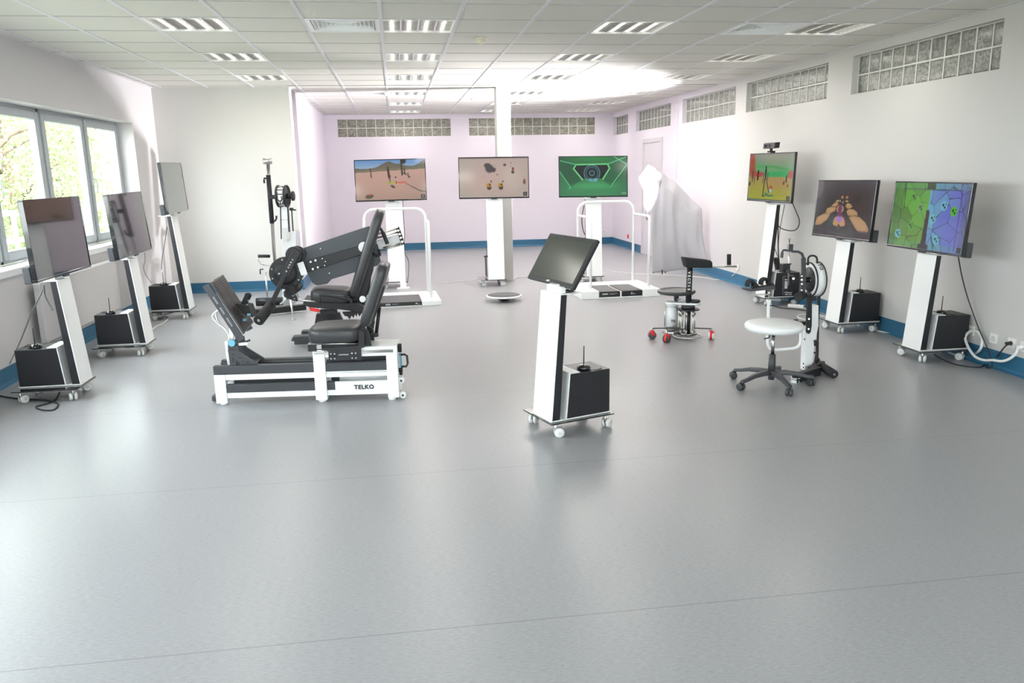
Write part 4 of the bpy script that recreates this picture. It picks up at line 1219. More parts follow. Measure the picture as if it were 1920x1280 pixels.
# post and floor beams
q = MB(); q.prism(tr(E2, cC, [(190, 990), (300, 985), (350, 990), (375, 1100), (395, 1210), (240, 1210), (220, 1100)], V0 - .02), (0, .08, 0))
e0 = E2.Z(583, 648, .02); 
q.box(-.18, .25, V0 - .02, V0 + .06, .03, .09); q.prism([(-.15, V0 - .02, .08), (.2, V0 - .02, .08), (.12, V0 - .02, .30), (-.1, V0 - .02, .30)], (0, .08, 0))
q.build('post', 'black', t, .006)
ub1, ub2 = E2.Z(545, 637, .07), E2.Z(565, 624, .05)
for vv, u0, u1 in ((ub1.y + .04, ub1.x + .03, .15), (ub2.y + .04, ub2.x, .25)):
    q = MB(); q.box(u0, u1, vv - .05, vv + .05, .02, .07); q.build('floor_beam', 'charcoal', t, .01)
q = MB(); q.prism([(ub1.x, ub1.y - .01, .055), (ub1.x + .02, ub1.y - .01, .10), (.1, ub1.y - .01, .105), (.1, ub1.y - .01, .06)], (0, .12, 0)); q.build('foot_pad', 'charcoal', t, .012)
# adjusting comb and rollers at the rear
q = MB(); q.prism(tr(E2, cC, [(400, 1010), (540, 1000), (590, 1010), (560, 1050), (545, 1020), (535, 1055), (520, 1030), (505, 1065), (490, 1040), (470, 1078), (450, 1050), (425, 1045)], V0 - .1), (0, .03, 0)); q.build('adjusting_comb', 'blackpl', t, .002)
for p, r_ in (((660, 1100), .045), ((665, 1180), .03)):
    e = E2.P(*cC(*p), V0 - .15); q = MB(); q.lathe([(r_ * .8, -.03), (r_, -.02), (r_, .03), (r_ * .8, .04)], e, (0, 1, 0), 24); w_ = q.build('rear_roller', 'black', t)
    q = MB(); q.cyl(e - Vector((0, .04, 0)), e, r_ * .3, seg=12); q.build('roller_hub', 'chrome', w_)
q = MB(); q.prism(tr(E2, cC, [(600, 960), (690, 1000), (705, 1060), (690, 1190), (640, 1190), (650, 1060), (600, 1020)], V0 - .12), (0, .03, 0)); q.build('rear_bracket', 'black', t, .005)
g1, g2 = E2.P(*cC(640, 850), V0 + .02), E2.P(*cC(668, 480), V0 + .02); gm = g1.lerp(g2, .52)
q = MB(); q.cyl(g1, gm, .018, seg=14); q.cyl(gm, g2, .006, seg=10); q.build('gas_spring', 'black', t)
q = MB(); q.tube(smooth([E2.P(*cC(*p), V0 - .05) for p in [(745, 225), (775, 270), (800, 330), (820, 380)]], 5), [.014] * 6 + [.019] * 10, 10); q.build('rear_handle', 'blackpl', t)
q = MB(); q.prism(tr(E2, cC, [(650, 600), (750, 570), (760, 530), (720, 520), (660, 540)], V0 + .06), (0, .05, 0)); q.build('rear_plate', 'slate', t, .003)
q = MB(); q.tube(smooth([E2.P(*cC(*p), V0 - .03) for p in [(690, 470), (720, 490), (750, 480), (745, 450), (735, 430)]], 4), .012, 8); q.build('rear_clamp', 'blackpl', t)
for p in ((600, 410), (590, 890)):
    e = E2.P(*cC(*p), V0 - .03 if p[1] < 500 else V0 - .2); q = MB(); r_ = .05 if p[1] < 500 else .03; q.lathe([(r_ * .9, -.004), (r_, 0), (r_, .02)], e, (0, 1, 0), 24); q.build('white_cap', 'whitepl', t)

# ------------------------------------------------------------------ arm trainer standing in the back left
VF = Fr(-1.75, 10.35, 0)
cE = crop(480, 285, 4.6545)
t = thing('arm_trainer', 'tall white and black arm trainer with VECTIS drum near the cream wall', 'exercise machine', VF)
def vp(p, v=0.): return VF.P(*cE(*p), v)
q = MB(); q.cyl(vp((165, 950)), vp((105, 105)), .021, .021, 16); q.build('mast', 'steel', t)
q = MB(); q.cyl(vp((102, 105)), vp((98, 55)), .055, .055, 24); q.build('mast_cap', 'steel', t)
q = MB(); q.cyl(vp((140, 622)), vp((107, 200)), .029, .029, 16); q.build('mast_sleeve', 'black', t)
q = MB(); q.tube([vp((107, 232)), vp((72, 228)), vp((70, 250)), vp((73, 272))], .012, 8); q.build('hook', 'black', t)
q = MB(); q.tube([vp((140, 600)), vp((168, 600)), vp((178, 580)), vp((178, 555))], .012, 8)
q.build('hook', 'black', t)
q = MB(); q.box(*sorted((vp((108, 390)).x, vp((172, 390)).x)), -.04, .04, vp((140, 410)).z, vp((140, 374)).z); q.build('arm_clamp', 'black', t, .006)
dc = vp((235, 385)); rz = (vp((235, 290)) - dc).length
ax_ = Vector((.985, -.17, 0)).normalized(); hw = (vp((270, 385)) - vp((200, 385))).length / 2
q = MB(); q.lathe([(rz * .97, -hw), (rz * .97, hw)], dc, ax_, 44); dr = q.build('drum', 'whitepl', t)
q = MB()
for k in (-1, 1): q.lathe([(rz * .9, -.012), (rz * 1.03, -.012), (rz * 1.03, .012), (rz * .9, .012)], dc + ax_ * (hw * k), ax_, 44, closed=True)
q.build('drum_rim', 'black', dr)
q = MB(); q.cyl(dc + ax_ * hw, dc + ax_ * (hw + .07), .035, .03, 18); q.lathe([(.03, 0), (.06, .008), (.06, .03), (.03, .04)], dc + ax_ * (hw + .06), ax_, 22); q.lathe([(rz * .9, 0), (rz * .9, .004), (.001, .005)], dc + ax_ * (hw - .001), ax_, 40); q.build('drum_knob', 'blackpl', dr)
word = 'VECTIS'
for i, ch in enumerate(word):      # the word runs up around the drum
    al = R(-66 + i * 26.)
    nrm = Vector((ax_.y, -ax_.x, 0)) * 1.0
    if nrm.y > 0: nrm = -nrm
    n_ = nrm * math.cos(al) + Vector((0, 0, 1)) * math.sin(al); tg = -nrm * math.sin(al) + Vector((0, 0, 1)) * math.cos(al)
    text(ch, .098, 'ink', dr, basis(dc + n_ * (rz * .972), tg, n_.cross(tg)), bold=.002, ext=.002)
q = MB(); q.prism([vp((208, 470)), vp((216, 470)), vp((224, 760)), vp((216, 760))], (0, .06, 0)); q.prism([vp((270, 470)), vp((279, 470)), vp((295, 698)), vp((285, 698))], (0, .06, 0)); q.prism([vp((216, 588)), vp((284, 586)), vp((284, 592)), vp((216, 594))], (0, .05, 0))
q.build('drum_fork', 'black', t, .002)
q = MB(); q.prism([vp((218, 480)), vp((272, 480)), vp((285, 760)), vp((226, 760))], (0, .045, 0)); q.prism([vp((226, 745), .05), vp((270, 700), .05), vp((350, 700), .05), vp((352, 1300), .05), vp((230, 1300), .05)], (0, .1, 0)); q.build('column', 'whitepl', t, .004)
q = MB(); q.prism([vp((228, 660), -.004), vp((270, 660), -.004), vp((270, 775), -.004), vp((238, 775), -.004)], (0, .01, 0)); q.build('steel_plate', 'steel', t)
q = MB(); q.prism([vp((350, 688), .06), vp((374, 690), .06), vp((384, 820), .06), vp((352, 830), .06)], (0, .08, 0)); q.build('side_cover', mat('pale_lilac_cover', (.6, .57, .66), .5), t, .003)
q = MB(); q.cyl(vp((310, 490), .04), vp((324, 690), .04), .008, seg=8); q.cyl(vp((310, 510), .04), vp((309, 486), .04), .026, seg=14); q.box(vp((285, 0), .04).x, vp((312, 0), .04).x, .03, .05, vp((0, 520)).z, vp((0, 508)).z); q.build('thin_rod', 'black', t)
# side handle on its own foot rod
q = MB(); q.cyl(vp((18, 908)), vp((122, 908)), .02, seg=12); q.build('hand_grip', 'foam', t)
q = MB(); q.tube([vp((20, 908)), vp((20, 945)), vp((42, 975)), vp((70, 985))], .008, 8); q.cyl(vp((70, 985)), vp((135, 992)), .005, seg=8); q.cyl(vp((80, 1046)), vp((135, 1046)), .005, seg=8); q.build('grip_bow', 'steel', t)
q = MB(); q.box(vp((62, 0)).x, vp((88, 0)).x, -.03, .03, vp((0, 1056)).z, vp((0, 978)).z); q.tube([vp((64, 1022)), vp((36, 1024)), vp((38, 1065))], .009, 8); q.build('clamp_block', 'black', t, .004)
f1 = VF.Z(*cB(290, 800)); f2 = VF.Z(*cB(645, 1135))
e = vp((84, 1050)); f1 = Vector((VF.P(*cB(290, 800)).x, 0, 0))
q = MB(); q.cyl(e, (f1.x, 0, .01), .012, seg=10); q.cyl((f1.x, 0, 0), (f1.x, 0, .012), .03, seg=12); q.build('foot_rod', 'steel', t)
# floor base
c_ = lambda p, z=0: VF.Z(*cB(*p), z)
ba = c_((145, 895), .05); bb_ = c_((500, 880), .05)
q = MB(); q.cyl(ba, bb_, .05, seg=20); q.build('base_roller', 'black', t)
ca_, cb_ = c_((60, 1040), .06), c_((800, 960), .06)
q = MB(); q.bar(ca_, cb_, .07, .09); q.build('base_beam', 'black', t, .008)
q = MB(); q.prism([c_((450, 930), .03), c_((520, 870), .12), c_((560, 850), .16), c_((660, 880), .10), c_((660, 930), .03)], (0, .12, 0)); q.build('base_foot', 'whitepl', t, .01)
fb = c_((645, 1135), 0); ft = VF.P(*cB(575, 830), fb.y)
q = MB(); q.cyl(ft + Vector((0, .1, 0)), fb, .011, seg=10); q.cyl(fb, fb + Vector((0, 0, .01)), .025, seg=12); q.build('support_rod', 'steel', t)
q = MB(); q.bar(c_((560, 850), .14), ft + Vector((0, .1, 0)), .03, .03); q.build('rod_holder', 'black', t)

# ------------------------------------------------------------------ handrail platforms
G = Fr(2.262, 9.63, 2)
t = thing('balance_platform', 'white handrail platform with two black plates marked GAMMA, right of centre', 'balance platform', G, group='balance platforms with handrails')
q = MB(); q.box(0, .235, 0, .84, 0, .1); q.box(.815, 1.05, 0, .84, 0, .1); q.box(.235, .815, .56, .84, 0, .1)
q.box(.235, .815, 0, .01, 0, .018); q.box(.515, .535, 0, .56, 0, .085); q.box(.235, .815, .01, .56, 0, .015); q.build('base', 'white', t, .006)
for k, u0 in enumerate((.238, .538)):
    q = MB(); q.box(u0, u0 + .275, .004, .555, .018, .088); pl = q.build('force_plate', 'black', t, .003)
    q = MB(); q.box(u0 + .008, u0 + .267, .02, .545, .088, .091); q.build('plate_mat', 'grip', pl)
    if k == 0:
        text('GAMMA', .022, 'whiteink', pl, basis((u0 + .078, .0035, .058), (1, 0, 0), (0, 0, 1)), bold=.0008)
        q = MB()
        for zz in (.063, .053): q.box(u0 + .135, u0 + .24 - (.03 if zz < .06 else 0), .003, .004, zz - .0015, zz + .0015)
        q.build('small_print', 'label', pl)
    else:
        q = MB(); q.tube(smooth([(u0 + .12, .003, .045), (u0 + .132, .003, .067), (u0 + .14, .003, .062), (u0 + .125, .003, .05), (u0 + .15, .003, .045), (u0 + .165, .003, .052), (u0 + .18, .003, .042)], 4), .0022, 6); q.build('figure_emblem', 'whiteink', pl)


def rails(t, uL, uR, vF, vB, zt, side_z, zb=.1, twin=True):
    r_ = .017
    q = MB()
    rr = .13
    pts = [(uL, vB, zb)] + arc((uL + rr, vB, zt - rr), (-rr, 0, 0), (0, 0, rr), 0, PI / 2, 7) + arc((uR - rr, vB, zt - rr), (0, 0, rr), (rr, 0, 0), 0, PI / 2, 7) + [(uR, vB, zb)]
    q.tube(pts, r_, 12); q.build('rear_rail', 'white', t)
    for k, u in enumerate((uL, uR)):
        q = MB(); rr2 = .06; o = (.0)
        pts = [(u, vB, side_z)] + arc((u, vF + rr2, side_z - rr2), (0, 0, rr2), (0, -rr2, 0), 0, PI / 2, 5) + [(u, vF, zb)]
        q.tube(pts, r_, 12); q.build('side_rail', 'white', t)
        q = MB(); q.lathe([(.03, 0), (.03, .004), (.02, .01), (.02, .02)], (u, vF, zb), seg=18); q.lathe([(.03, 0), (.03, .004), (.02, .01), (.02, .02)], (u, vB, zb), seg=18); q.build('rail_flange', 'white', t)


rails(t, .155, .935, .12, .75, 1.19, 1.02)
A_ = Fr(-.5, 9.63, 2)
t = thing('balance_platform', 'white handrail platform with one wide dark plate marked ALFA, left of centre', 'balance platform', A_, group='balance platforms with handrails')
q = MB(); q.box(0, .24, 0, .84, 0, .062); q.box(.752, .992, 0, .84, 0, .062); q.box(.24, .752, .60, .84, 0, .062); q.box(.24, .752, 0, .6, 0, .012); q.build('base', 'white', t, .006)
q = MB(); q.box(.243, .749, .004, .597, .012, .056); pl = q.build('force_plate', 'black', t, .003)
q = MB(); q.box(.25, .742, .012, .59, .056, .06); q.build('plate_mat', 'grip', pl)
text('ALFA', .026, 'whiteink', pl, basis((.335, .0035, .036), (1, 0, 0), (0, 0, 1)), bold=.0008)
q = MB(); q.box(.385, .47, .003, .004, .040, .042); q.box(.385, .45, .003, .004, .033, .035); q.build('small_print', 'label', pl)
q = MB(); q.tube(smooth([(.67, .003, .028), (.68, .003, .045), (.69, .003, .04), (.68, .003, .032), (.705, .003, .03), (.72, .003, .026)], 4), .002, 6); q.build('figure_emblem', 'whiteink', pl)
rails(t, .1, .878, .12, .60, 1.17, 1.02, .062)

# balance disc
t = thing('balance_disc', 'round grey balance board with white rim lying on the floor', 'balance board', loc=(1.295, 9.815, 0))
m_ = Matrix.Rotation(R(1.5), 4, 'X')
q = MB(); q.lathe([(.205, .052), (.225, .056), (.228, .066), (.224, .074), (.21, .076)], seg=48); q.build('rim', 'whitepl', t)
q = MB(); q.lathe([(.19, .05), (.209, .056), (.21, .077), (.001, .0775)], seg=48); q.build('top_pad', 'grip', t)
q = MB(); q.lathe([(.001, 0), (.04, .004), (.08, .02), (.10, .05)], seg=32); q.build('rocker_base', 'blackpl', t)

# ------------------------------------------------------------------ arm support stool in the middle right
SF = Fr(2.66, 7.15, 0)
cS = crop(1190, 480, 7.109)
t = thing('therapy_stool', 'wheeled forearm support stool with round black seat and red castor wheels', 'therapy stool', SF)
sx = .075
q = MB(); q.cyl((sx, 0, .035), (sx, 0, .31), .026, seg=18); q.cyl((sx, 0, .31), (sx + .005, 0, .69), .028, seg=18); q.build('support_post', 'black', t)
for i, ch in enumerate('VECTIS'):
    text(ch, .036, 'whiteink', t, basis((sx - .010, -.0275, .64 - i * .032), (0, 0, -1), (1, 0, 0)), bold=.001)
q = MB()
q.tube(arc((sx, 0, .022), (.135, 0, 0), (0, .135, 0), 0, 2 * PI * 35 / 36, 35), .007, 8, closed=True)
q.tube(arc((sx, 0, .045), (.075, 0, 0), (0, .075, 0), 0, 2 * PI * 29 / 30, 29), .006, 8, closed=True); q.build('base_ring', 'steel', t)
q = MB(); q.lathe([(.09, 0), (.095, .003), (.09, .008)], (sx, 0, .035), seg=28); q.build('base_disc', 'black', t)
q = MB(); q.lathe([(.108, 0), (.11, .004), (.105, .01)], (sx, 0, .278), seg=30); q.cyl((sx, 0, .286), (sx, 0, .325), .065, seg=24); q.build('clamp_disc', 'black', t)
q = MB()
for a_ in (-75, -120, -165, 15, 60, 105, 150):
    x_, y_ = sx + .082 * math.cos(R(a_)), .082 * math.sin(R(a_))
    q.cyl((x_, y_, .04), (x_, y_, .28), .0055, seg=8); q.cyl((x_, y_, .05), (x_, y_, .09), .009, seg=10); q.cyl((x_, y_, .22), (x_, y_, .275), .009, seg=10)
q.build('threaded_rods', 'steel', t)
# seat plate, black knob disc
q = MB(); o = []
for a_ in range(90, 271, 15): o.append((-.045 + .07 * math.cos(R(a_)), .1 + .07 * math.sin(R(a_)), .0))
for a_ in range(-90, 91, 15): o.append((.13 + .065 * math.cos(R(a_)), .0 + .065 * math.sin(R(a_)), .0))
q.prism([Vector((x, y, .325)) for x, y, z in o], (0, 0, .022)); q.build('link_plate', 'whitepl', t, .006)
q = MB(); q.lathe([(.04, 0), (.05, .01), (.048, .025), (.035, .03), (.001, .031)], (.135, -.02, .347), seg=28); q.build('clamp_knob', 'blackpl', t)
q = MB(); q.cyl((-.04, .14, .07), (-.04, .14, .325), .062, seg=32); dr = q.build('drum', 'whitepl', t)
text('TIS', .035, 'ink', dr, basis((-.045, .0765, .155), (1, 0, 0), (0, 0, 1)), bold=.001)
q = MB(); q.lathe([(.063, 0), (.066, .004), (.063, .01)], (-.04, .14, .1), seg=32); q.lathe([(.063, 0), (.066, .004), (.063, .01)], (-.04, .14, .29), seg=32); q.lathe([(.05, 0), (.09, .006), (.05, .05)], (-.04, .14, .02), seg=28); q.build('drum_ring', 'steel', dr)
q = MB(); q.cyl((-.115, .12, .1), (-.115, .12, .32), .007, seg=8); q.build('side_rod', 'steel', dr)
q = MB(); q.lathe([(.13, .415), (.17, .42), (.185, .435), (.18, .452), (.165, .458), (.155, .45), (.06, .446), (.001, .452)], (.0, .13, 0), seg=48); st = q.build('seat', 'leather', t)
q = MB(); q.cyl((0, .13, .345), (0, .13, .42), .018, .03, 16); q.build('seat_stem', 'black', t)
q = MB(); q.tube([(.0, .1, .365), (.03, .06, .375), (.045, .04, .36)], .008, 8); q.build('seat_lever', 'steel', t)
q = MB()
q.prism(tr(SF, cS, [(652, 15), (978, 52), (1020, 62), (1042, 85), (1045, 158), (700, 160), (680, 130)], -.045), (0, .09, 0)); q.build('forearm_pad', 'foam', t, .012)
q = MB(); a_, b_ = SF.P(*cS(1040, 140)), SF.P(*cS(1352, 138)); q.cyl(a_, b_, .0085, seg=10); q.cyl(b_ - Vector((.004, 0, 0)), b_ + Vector((.006, 0, 0)), .012, seg=10); q.build('grip_rail', 'steel', t)
q = MB(); a_, b_ = SF.P(*cS(1257, 118)), SF.P(*cS(1257, -25)); q.cyl(a_, b_, .02, seg=16); q.build('hand_grip', 'foam', t)
for (wx, wy, red) in ((-.27, .03, 1), (-.19, -.16, 1), (.27, -.12, 1), (.20, .33, 1)):
    q = MB(); a_ = Vector((sx, 0, .1)); b_ = Vector((wx, wy, .105)); q.bar(a_ + (b_ - a_).normalized() * .07, b_, .008, .032, Vector((0, 0, 1)).cross(b_ - a_)); q.build('leg', 'black', t)
    r_ = .038
    q = MB(); ang = math.atan2(wy, wx) + PI / 2 if wx < .1 else -.5
    ax = Vector((math.cos(ang), math.sin(ang), 0)); o = Vector((wx, wy, r_))
    for k in (-1, 1): q.lathe([(r_ * .9, -.008), (r_, -.005), (r_, .005), (r_ * .9, .008)], o + ax * .018 * k, ax, 22)
    w_ = q.build('castor_wheel', 'wheel' if wx > .1 and wy < 0 else 'charcoal', t)
    q = MB(); q.cyl(o - ax * .01, o + ax * .01, r_ * .95, seg=20); q.box(wx - .016, wx + .016, wy - .03, wy + .03, r_ + .0, r_ + .045); q.build('wheel_fork', 'red', w_, .003)
    q = MB(); q.cyl((wx, wy, r_ + .04), (wx, wy, .115), .008, seg=10); q.build('wheel_stem', 'steel', w_)

# ------------------------------------------------------------------ white stool
t = thing('round_stool', 'white round stool on black five-star swivel base with castors', 'stool', loc=(2.735, 5.395, 0))
cW = crop(1340, 460, 4.2667)
q = MB(); q.lathe([(.001, .418), (.17, .418), (.195, .424), (.21, .442), (.212, .462), (.2, .478), (.17, .486), (.001, .487)], seg=56); q.build('seat', 'whitepl', t)
q = MB(); q.cyl((0, 0, .045), (0, 0, .10), .024, seg=20); q.cyl((0, 0, .10), (0, 0, .24), .028, .024, 20); q.cyl((0, 0, .385), (0, 0, .418), .02, .03, 20); q.build('base_hub', 'charcoal', t)
q = MB(); q.cyl((0, 0, .24), (0, 0, .39), .013, seg=16); q.build('gas_lift', 'chrome', t)
for k, (wx, wy) in enumerate(((-.272, -.10), (.0, -.29), (.285, -.09), (-.18, .235), (.185, .24))):
    d = Vector((wx, wy, 0)); L_ = d.length; d.normalize(); n_ = Vector((-d.y, d.x, 0))
    q = MB(); prev = None
    prof = [(.02, .118, .024, .035), (.1, .118, .022, .032), (.18, .108, .019, .028), (.25, .088, .017, .024), (L_ + .01, .078, .016, .02)]
    rs = []
    for s_, z_, hw, th_ in prof:
        rs.append([q.bm.verts.new(d * s_ + n_ * a1 + Vector((0, 0, z1))) for a1, z1 in ((-hw, z_ - th_), (hw, z_ - th_), (hw * .8, z_), (-hw * .8, z_))])
    for a1, b1 in zip(rs[:-1], rs[1:]):
        for i in range(4): q._f([a1[i], a1[(i + 1) % 4], b1[(i + 1) % 4], b1[i]], True)
    q._f(rs[0]); q._f(rs[-1])
    q.build('leg', 'charcoal', t, .003)
    q = MB(); r_ = .027; ang = [.4, 2.5, .2, 1.4, 2.9][k]; ax = Vector((math.cos(ang), math.sin(ang), 0)); o = Vector((wx, wy, r_)) + Vector((-ax.y, ax.x, 0)) * .015
    for s_ in (-1, 1): q.lathe([(r_ * .5, -.012), (r_ * .92, -.01), (r_, -.004), (r_, .006), (r_ * .85, .012)], o + ax * .014 * s_, ax, 20)
    w_ = q.build('castor', 'charcoal', t)
    q = MB(); q.cyl((wx, wy, .03), (wx, wy, .078), .008, seg=10); q.pillow(Matrix.Translation(o + Vector((0, 0, .012))), .03, .03, .05, 2.2, 8, 6, .7, .9); q.build('castor_hood', 'blackpl', w_)
q = MB(); q.tube(smooth([(-.02, -.03, .40), (-.06, -.06, .402), (-.08, -.09, .39), (-.13, -.12, .388)], 4), .005, 8); q.build('height_lever', 'blackpl', t)
#@@MACH2
# ------------------------------------------------------------------ dynamometer behind the white stool
DF = Fr(3.2, 5.70, 0)
t = thing('wrist_trainer', 'black and white arm trainer with round drum standing behind the white stool', 'exercise machine', DF)
cT = crop(1440, 460, 8)
def wp(x, y, v=0.): return DF.P(*cW(x, y), v)
q = MB(); q.prism([wp(735, 640), wp(720, 1003), wp(776, 1010), wp(800, 800), wp(832, 640), wp(832, 478), wp(780, 476), wp(778, 640)], (0, .075, 0)); q.build('column', 'white', t, .004)
q = MB(); q.prism([wp(742, 400, -.02), wp(780, 400, -.02), wp(778, 640, -.02), wp(770, 695, -.02), wp(752, 710, -.02), wp(736, 695, -.02), wp(735, 640, -.02)], (0, .018, 0))
q.prism([wp(828, 400, .04), wp(850, 400, .04), wp(838, 600, .04), wp(830, 1010, .04), wp(790, 1010, .04), wp(826, 800, .04)], (0, .02, 0)); q.build('side_plate', 'black', t, .003)
q = MB()
for p in ((755, 588), (752, 668)): q.cyl(wp(*p, -.026), wp(*p, -.019), .007, seg=10)
q.build('plate_bolts', 'chrome', t)
q = MB(); q.box(wp(785, 0, .0).x, wp(838, 0).x, -.01, .06, wp(0, 475).z, wp(0, 410).z); q.build('drum_mount', 'black', t, .003)
dc = wp(782, 271, .03); rz = (wp(782, 131, .03) - dc).length; ax = Vector((-.995, .03, -.03)).normalized(); hw = .036
dc = dc + Vector((.012, 0, 0))
q = MB(); q.lathe([(rz * .96, -hw), (rz * .96, hw), (rz * .72, hw + .001)], dc, ax, 48); dr = q.build('drum', 'whitepl', t)
q = MB()
for k in (-1, 1): q.lathe([(rz * .93, -.004), (rz, -.004), (rz, .004), (rz * .93, .004)], dc + ax * hw * k, ax, 48, closed=True)
q.build('drum_rim', 'ink', dr)
q = MB(); q.lathe([(rz * .72, 0), (rz * .72, .004), (.001, .005)], dc + ax * (hw - .001), ax, 40); q.cyl(dc + ax * hw, dc + ax * (hw + .075), .022, seg=18); q.build('hub_face', 'blackpl', dr)
q = MB(); q.cyl(dc + ax * (hw + .004) + Vector((0, -.035, -.0)), dc + ax * (hw + .012) + Vector((0, -.035, 0)), .008, seg=10); q.build('index_pin', 'steel', dr)
for ch, a_ in (('T', 62), ('O', 47)):
    nr = Vector((0, -1, 0)) * math.cos(R(a_)) + Vector((0, 0, 1)) * math.sin(R(a_)); tg = Vector((0, 1, 0)) * math.sin(R(a_)) + Vector((0, 0, 1)) * math.cos(R(a_))
    text(ch, .04, 'ink', dr, basis(dc + nr * (rz * .965) + ax * -.004, -tg, nr.cross(-tg)), bold=.0006, ext=.001)
q = MB(); hp = [wp(*p, .0) for p in [(748, 150), (748, 105), (765, 84), (800, 84), (818, 105), (820, 150)]]; q.tube(smooth(hp, 4), .0075, 10); q.cyl(wp(738, 150, 0), wp(752, 150, 0), .009, seg=10); q.build('carry_handle', 'blackpl', t)
# bow arm, rod and clamp
q = MB(); pb = [wp(*p, -.02) for p in [(612, 48), (668, 50), (698, 66), (710, 100), (712, 240), (704, 410)]]
for a_, b_ in zip(pb[:-1], pb[1:]): q.bar(a_, b_ + (b_ - a_).normalized() * .004, .018 if b_.z > .8 else .034, .014)
q.build('bow_arm', 'charcoal', t, .002)
q = MB(); q.box(wp(580, 0).x, wp(612, 0).x, -.035, -.005, wp(0, 66).z, wp(0, 8).z)
pc = [wp(*p, -.02) for p in [(582, 40), (550, 38), (540, 60), (536, 98)]]; q.tube(smooth(pc, 3), [.008] * 6 + [.012] * 4, 8); q.build('clamp', 'charcoal', t, .003)
q = MB(); q.cyl(wp(590, 320, -.02), wp(596, -52, -.02), .007, seg=10); q.cyl(wp(596, -50, -.02), wp(596, -56, -.02), .014, seg=12); q.build('height_rod', 'steel', t)
q = MB()
for p, r_ in (((697, 245), .005), ((697, 275), .007), ((698, 308), .006), ((696, 358), .005)): q.cyl(wp(*p, -.032), wp(*p, -.026), r_, seg=10)
q.build('bow_screws', 'chrome', t)
q = MB(); q.cyl(wp(668, 410, -.1), wp(706, 398, .0), .034, .03, 22); q.build('elbow_roller', 'foam', t)
q = MB(); q.box(wp(540, 0, -.01).x, wp(600, 0, -.01).x, -.04, .02, wp(0, 235).z, wp(0, 165).z); q.box(wp(540, 0).x, wp(606, 0).x, -.04, .0, wp(0, 170).z, wp(0, 162).z)
q.cyl(wp(585, 205, -.07), wp(595, 205, -.03), .016, seg=14); q.build('lower_clamp', 'black', t, .003)
q = MB(); q.prism([wp(556, 250, -.01), wp(640, 240, -.01), wp(640, 300, -.01), wp(590, 300, -.01), wp(585, 400, -.01), wp(552, 400, -.01)], (0, .03, 0)); hb = q.build('hand_bracket', 'black', t, .003)
q = MB(); q.cyl(wp(630, 265, -.045), wp(630, 265, -.012), .009, seg=12); q.build('bracket_knob', 'chrome', hb)
q = MB()
for (x_, y_, w_, h_) in ((573, 273, 22, 10), (572, 315, 26, 60), (575, 376, 30, 8), (602, 378, 36, 7), (575, 392, 24, 8), (606, 392, 26, 8)):
    a_, b_ = wp(x_ - w_ / 2, y_ + h_ / 2, -.0125), wp(x_ + w_ / 2, y_ - h_ / 2, -.0125); q.box(a_.x, b_.x, a_.y, a_.y + .001, a_.z, b_.z)
q.build('printed_label', 'label', hb)
# forearm cradle
q = MB(); q.prism([wp(*p, -.05) for p in [(250, 345), (300, 350), (400, 330), (480, 320), (490, 355), (440, 356), (380, 360), (290, 370), (252, 362)]], (0, .08, 0)); cr_ = q.build('cradle', 'charcoal', t, .004)
for x_, y_, w_, h_ in ((286, 315, 32, 35), (398, 300, 36, 34)):
    q = MB(); c_0 = wp(x_, y_, -.01); rx = (wp(x_ + w_, y_, -.01) - c_0).length; rh = (wp(x_, y_ - h_, -.01) - c_0).length
    for k in (-.02, .0, .02): q.tube([c_0 + Vector((math.cos(a1) * rx * .8, k, math.sin(a1) * rh)) for a1 in [PI * i / 10 for i in range(-1, 12)]], .011, 8)
    q.build('strap', 'foam', cr_)
q = MB(); q.prism([wp(*p, -.04) for p in [(300, 350), (340, 300), (365, 330), (420, 325), (470, 300), (490, 330), (440, 345), (330, 358)]], (0, .05, 0)); q.build('padding', 'foam', cr_, .004)
q = MB(); q.tube([wp(285, 397, -.01), wp(425, 392, -.01), wp(434, 400, -.01), wp(434, 440, -.01)], .0065, 8); q.cyl(wp(436, 360, -.01), wp(436, 395, -.01), .012, seg=12); q.build('steel_holder', 'steel', t)
q = MB(); pts = [wp(*p, .0) for p in [(432, 436), (430, 500), (428, 600), (424, 700)]] + [wp(*p, .0) for p in [(424, 780), (440, 822), (480, 835), (560, 830), (640, 822), (675, 800), (688, 760), (690, 690), (698, 660), (740, 655)]]
q.tube(smooth(pts, 4), .0125, 12); q.cyl(wp(431, 460), wp(432, 432), .019, seg=16); q.build('swing_tube', 'white', t)
q = MB(); q.cyl(wp(447, 494, -.0), wp(456, 494, -.0), .006, seg=8); q.cyl(wp(448, 470), wp(455, 470), .006, seg=8); q.build('tube_knob', 'whitepl', t)
q = MB(); q.prism([wp(*p, .03) for p in [(655, 625), (700, 612), (742, 612), (742, 650), (680, 650)]], (0, .05, 0)); q.cyl(wp(650, 622, .05), wp(650, 606, .05), .008, seg=10); q.cyl(wp(650, 608, .05), wp(650, 590, .05), .017, seg=12); q.build('joint_arm', 'black', t, .003)
q = MB(); q.cyl(wp(812, 1005, -.015), wp(818, 790, -.015), .0085, seg=10); q.cyl(wp(814, 800, -.015), wp(813, 786, -.015), .018, seg=12); q.cyl(wp(813, 775, -.015), wp(813, 757, -.015), .019, seg=12); q.cyl(wp(813, 790, -.015), wp(813, 770, -.015), .009, seg=12); q.build('lock_rod', 'blackpl', t)
q = MB()
for p in ((724, 750), (716, 945), (716, 975), (796, 858), (790, 945), (790, 980)): q.cyl(wp(*p, .02) - Vector((.008, 0, 0)), wp(*p, .02) + Vector((.01, 0, 0)), .007, seg=8)
q.build('side_screws', 'blackpl', t)
fz = lambda p, z=0.: DF.Z(*cW(*p), z)
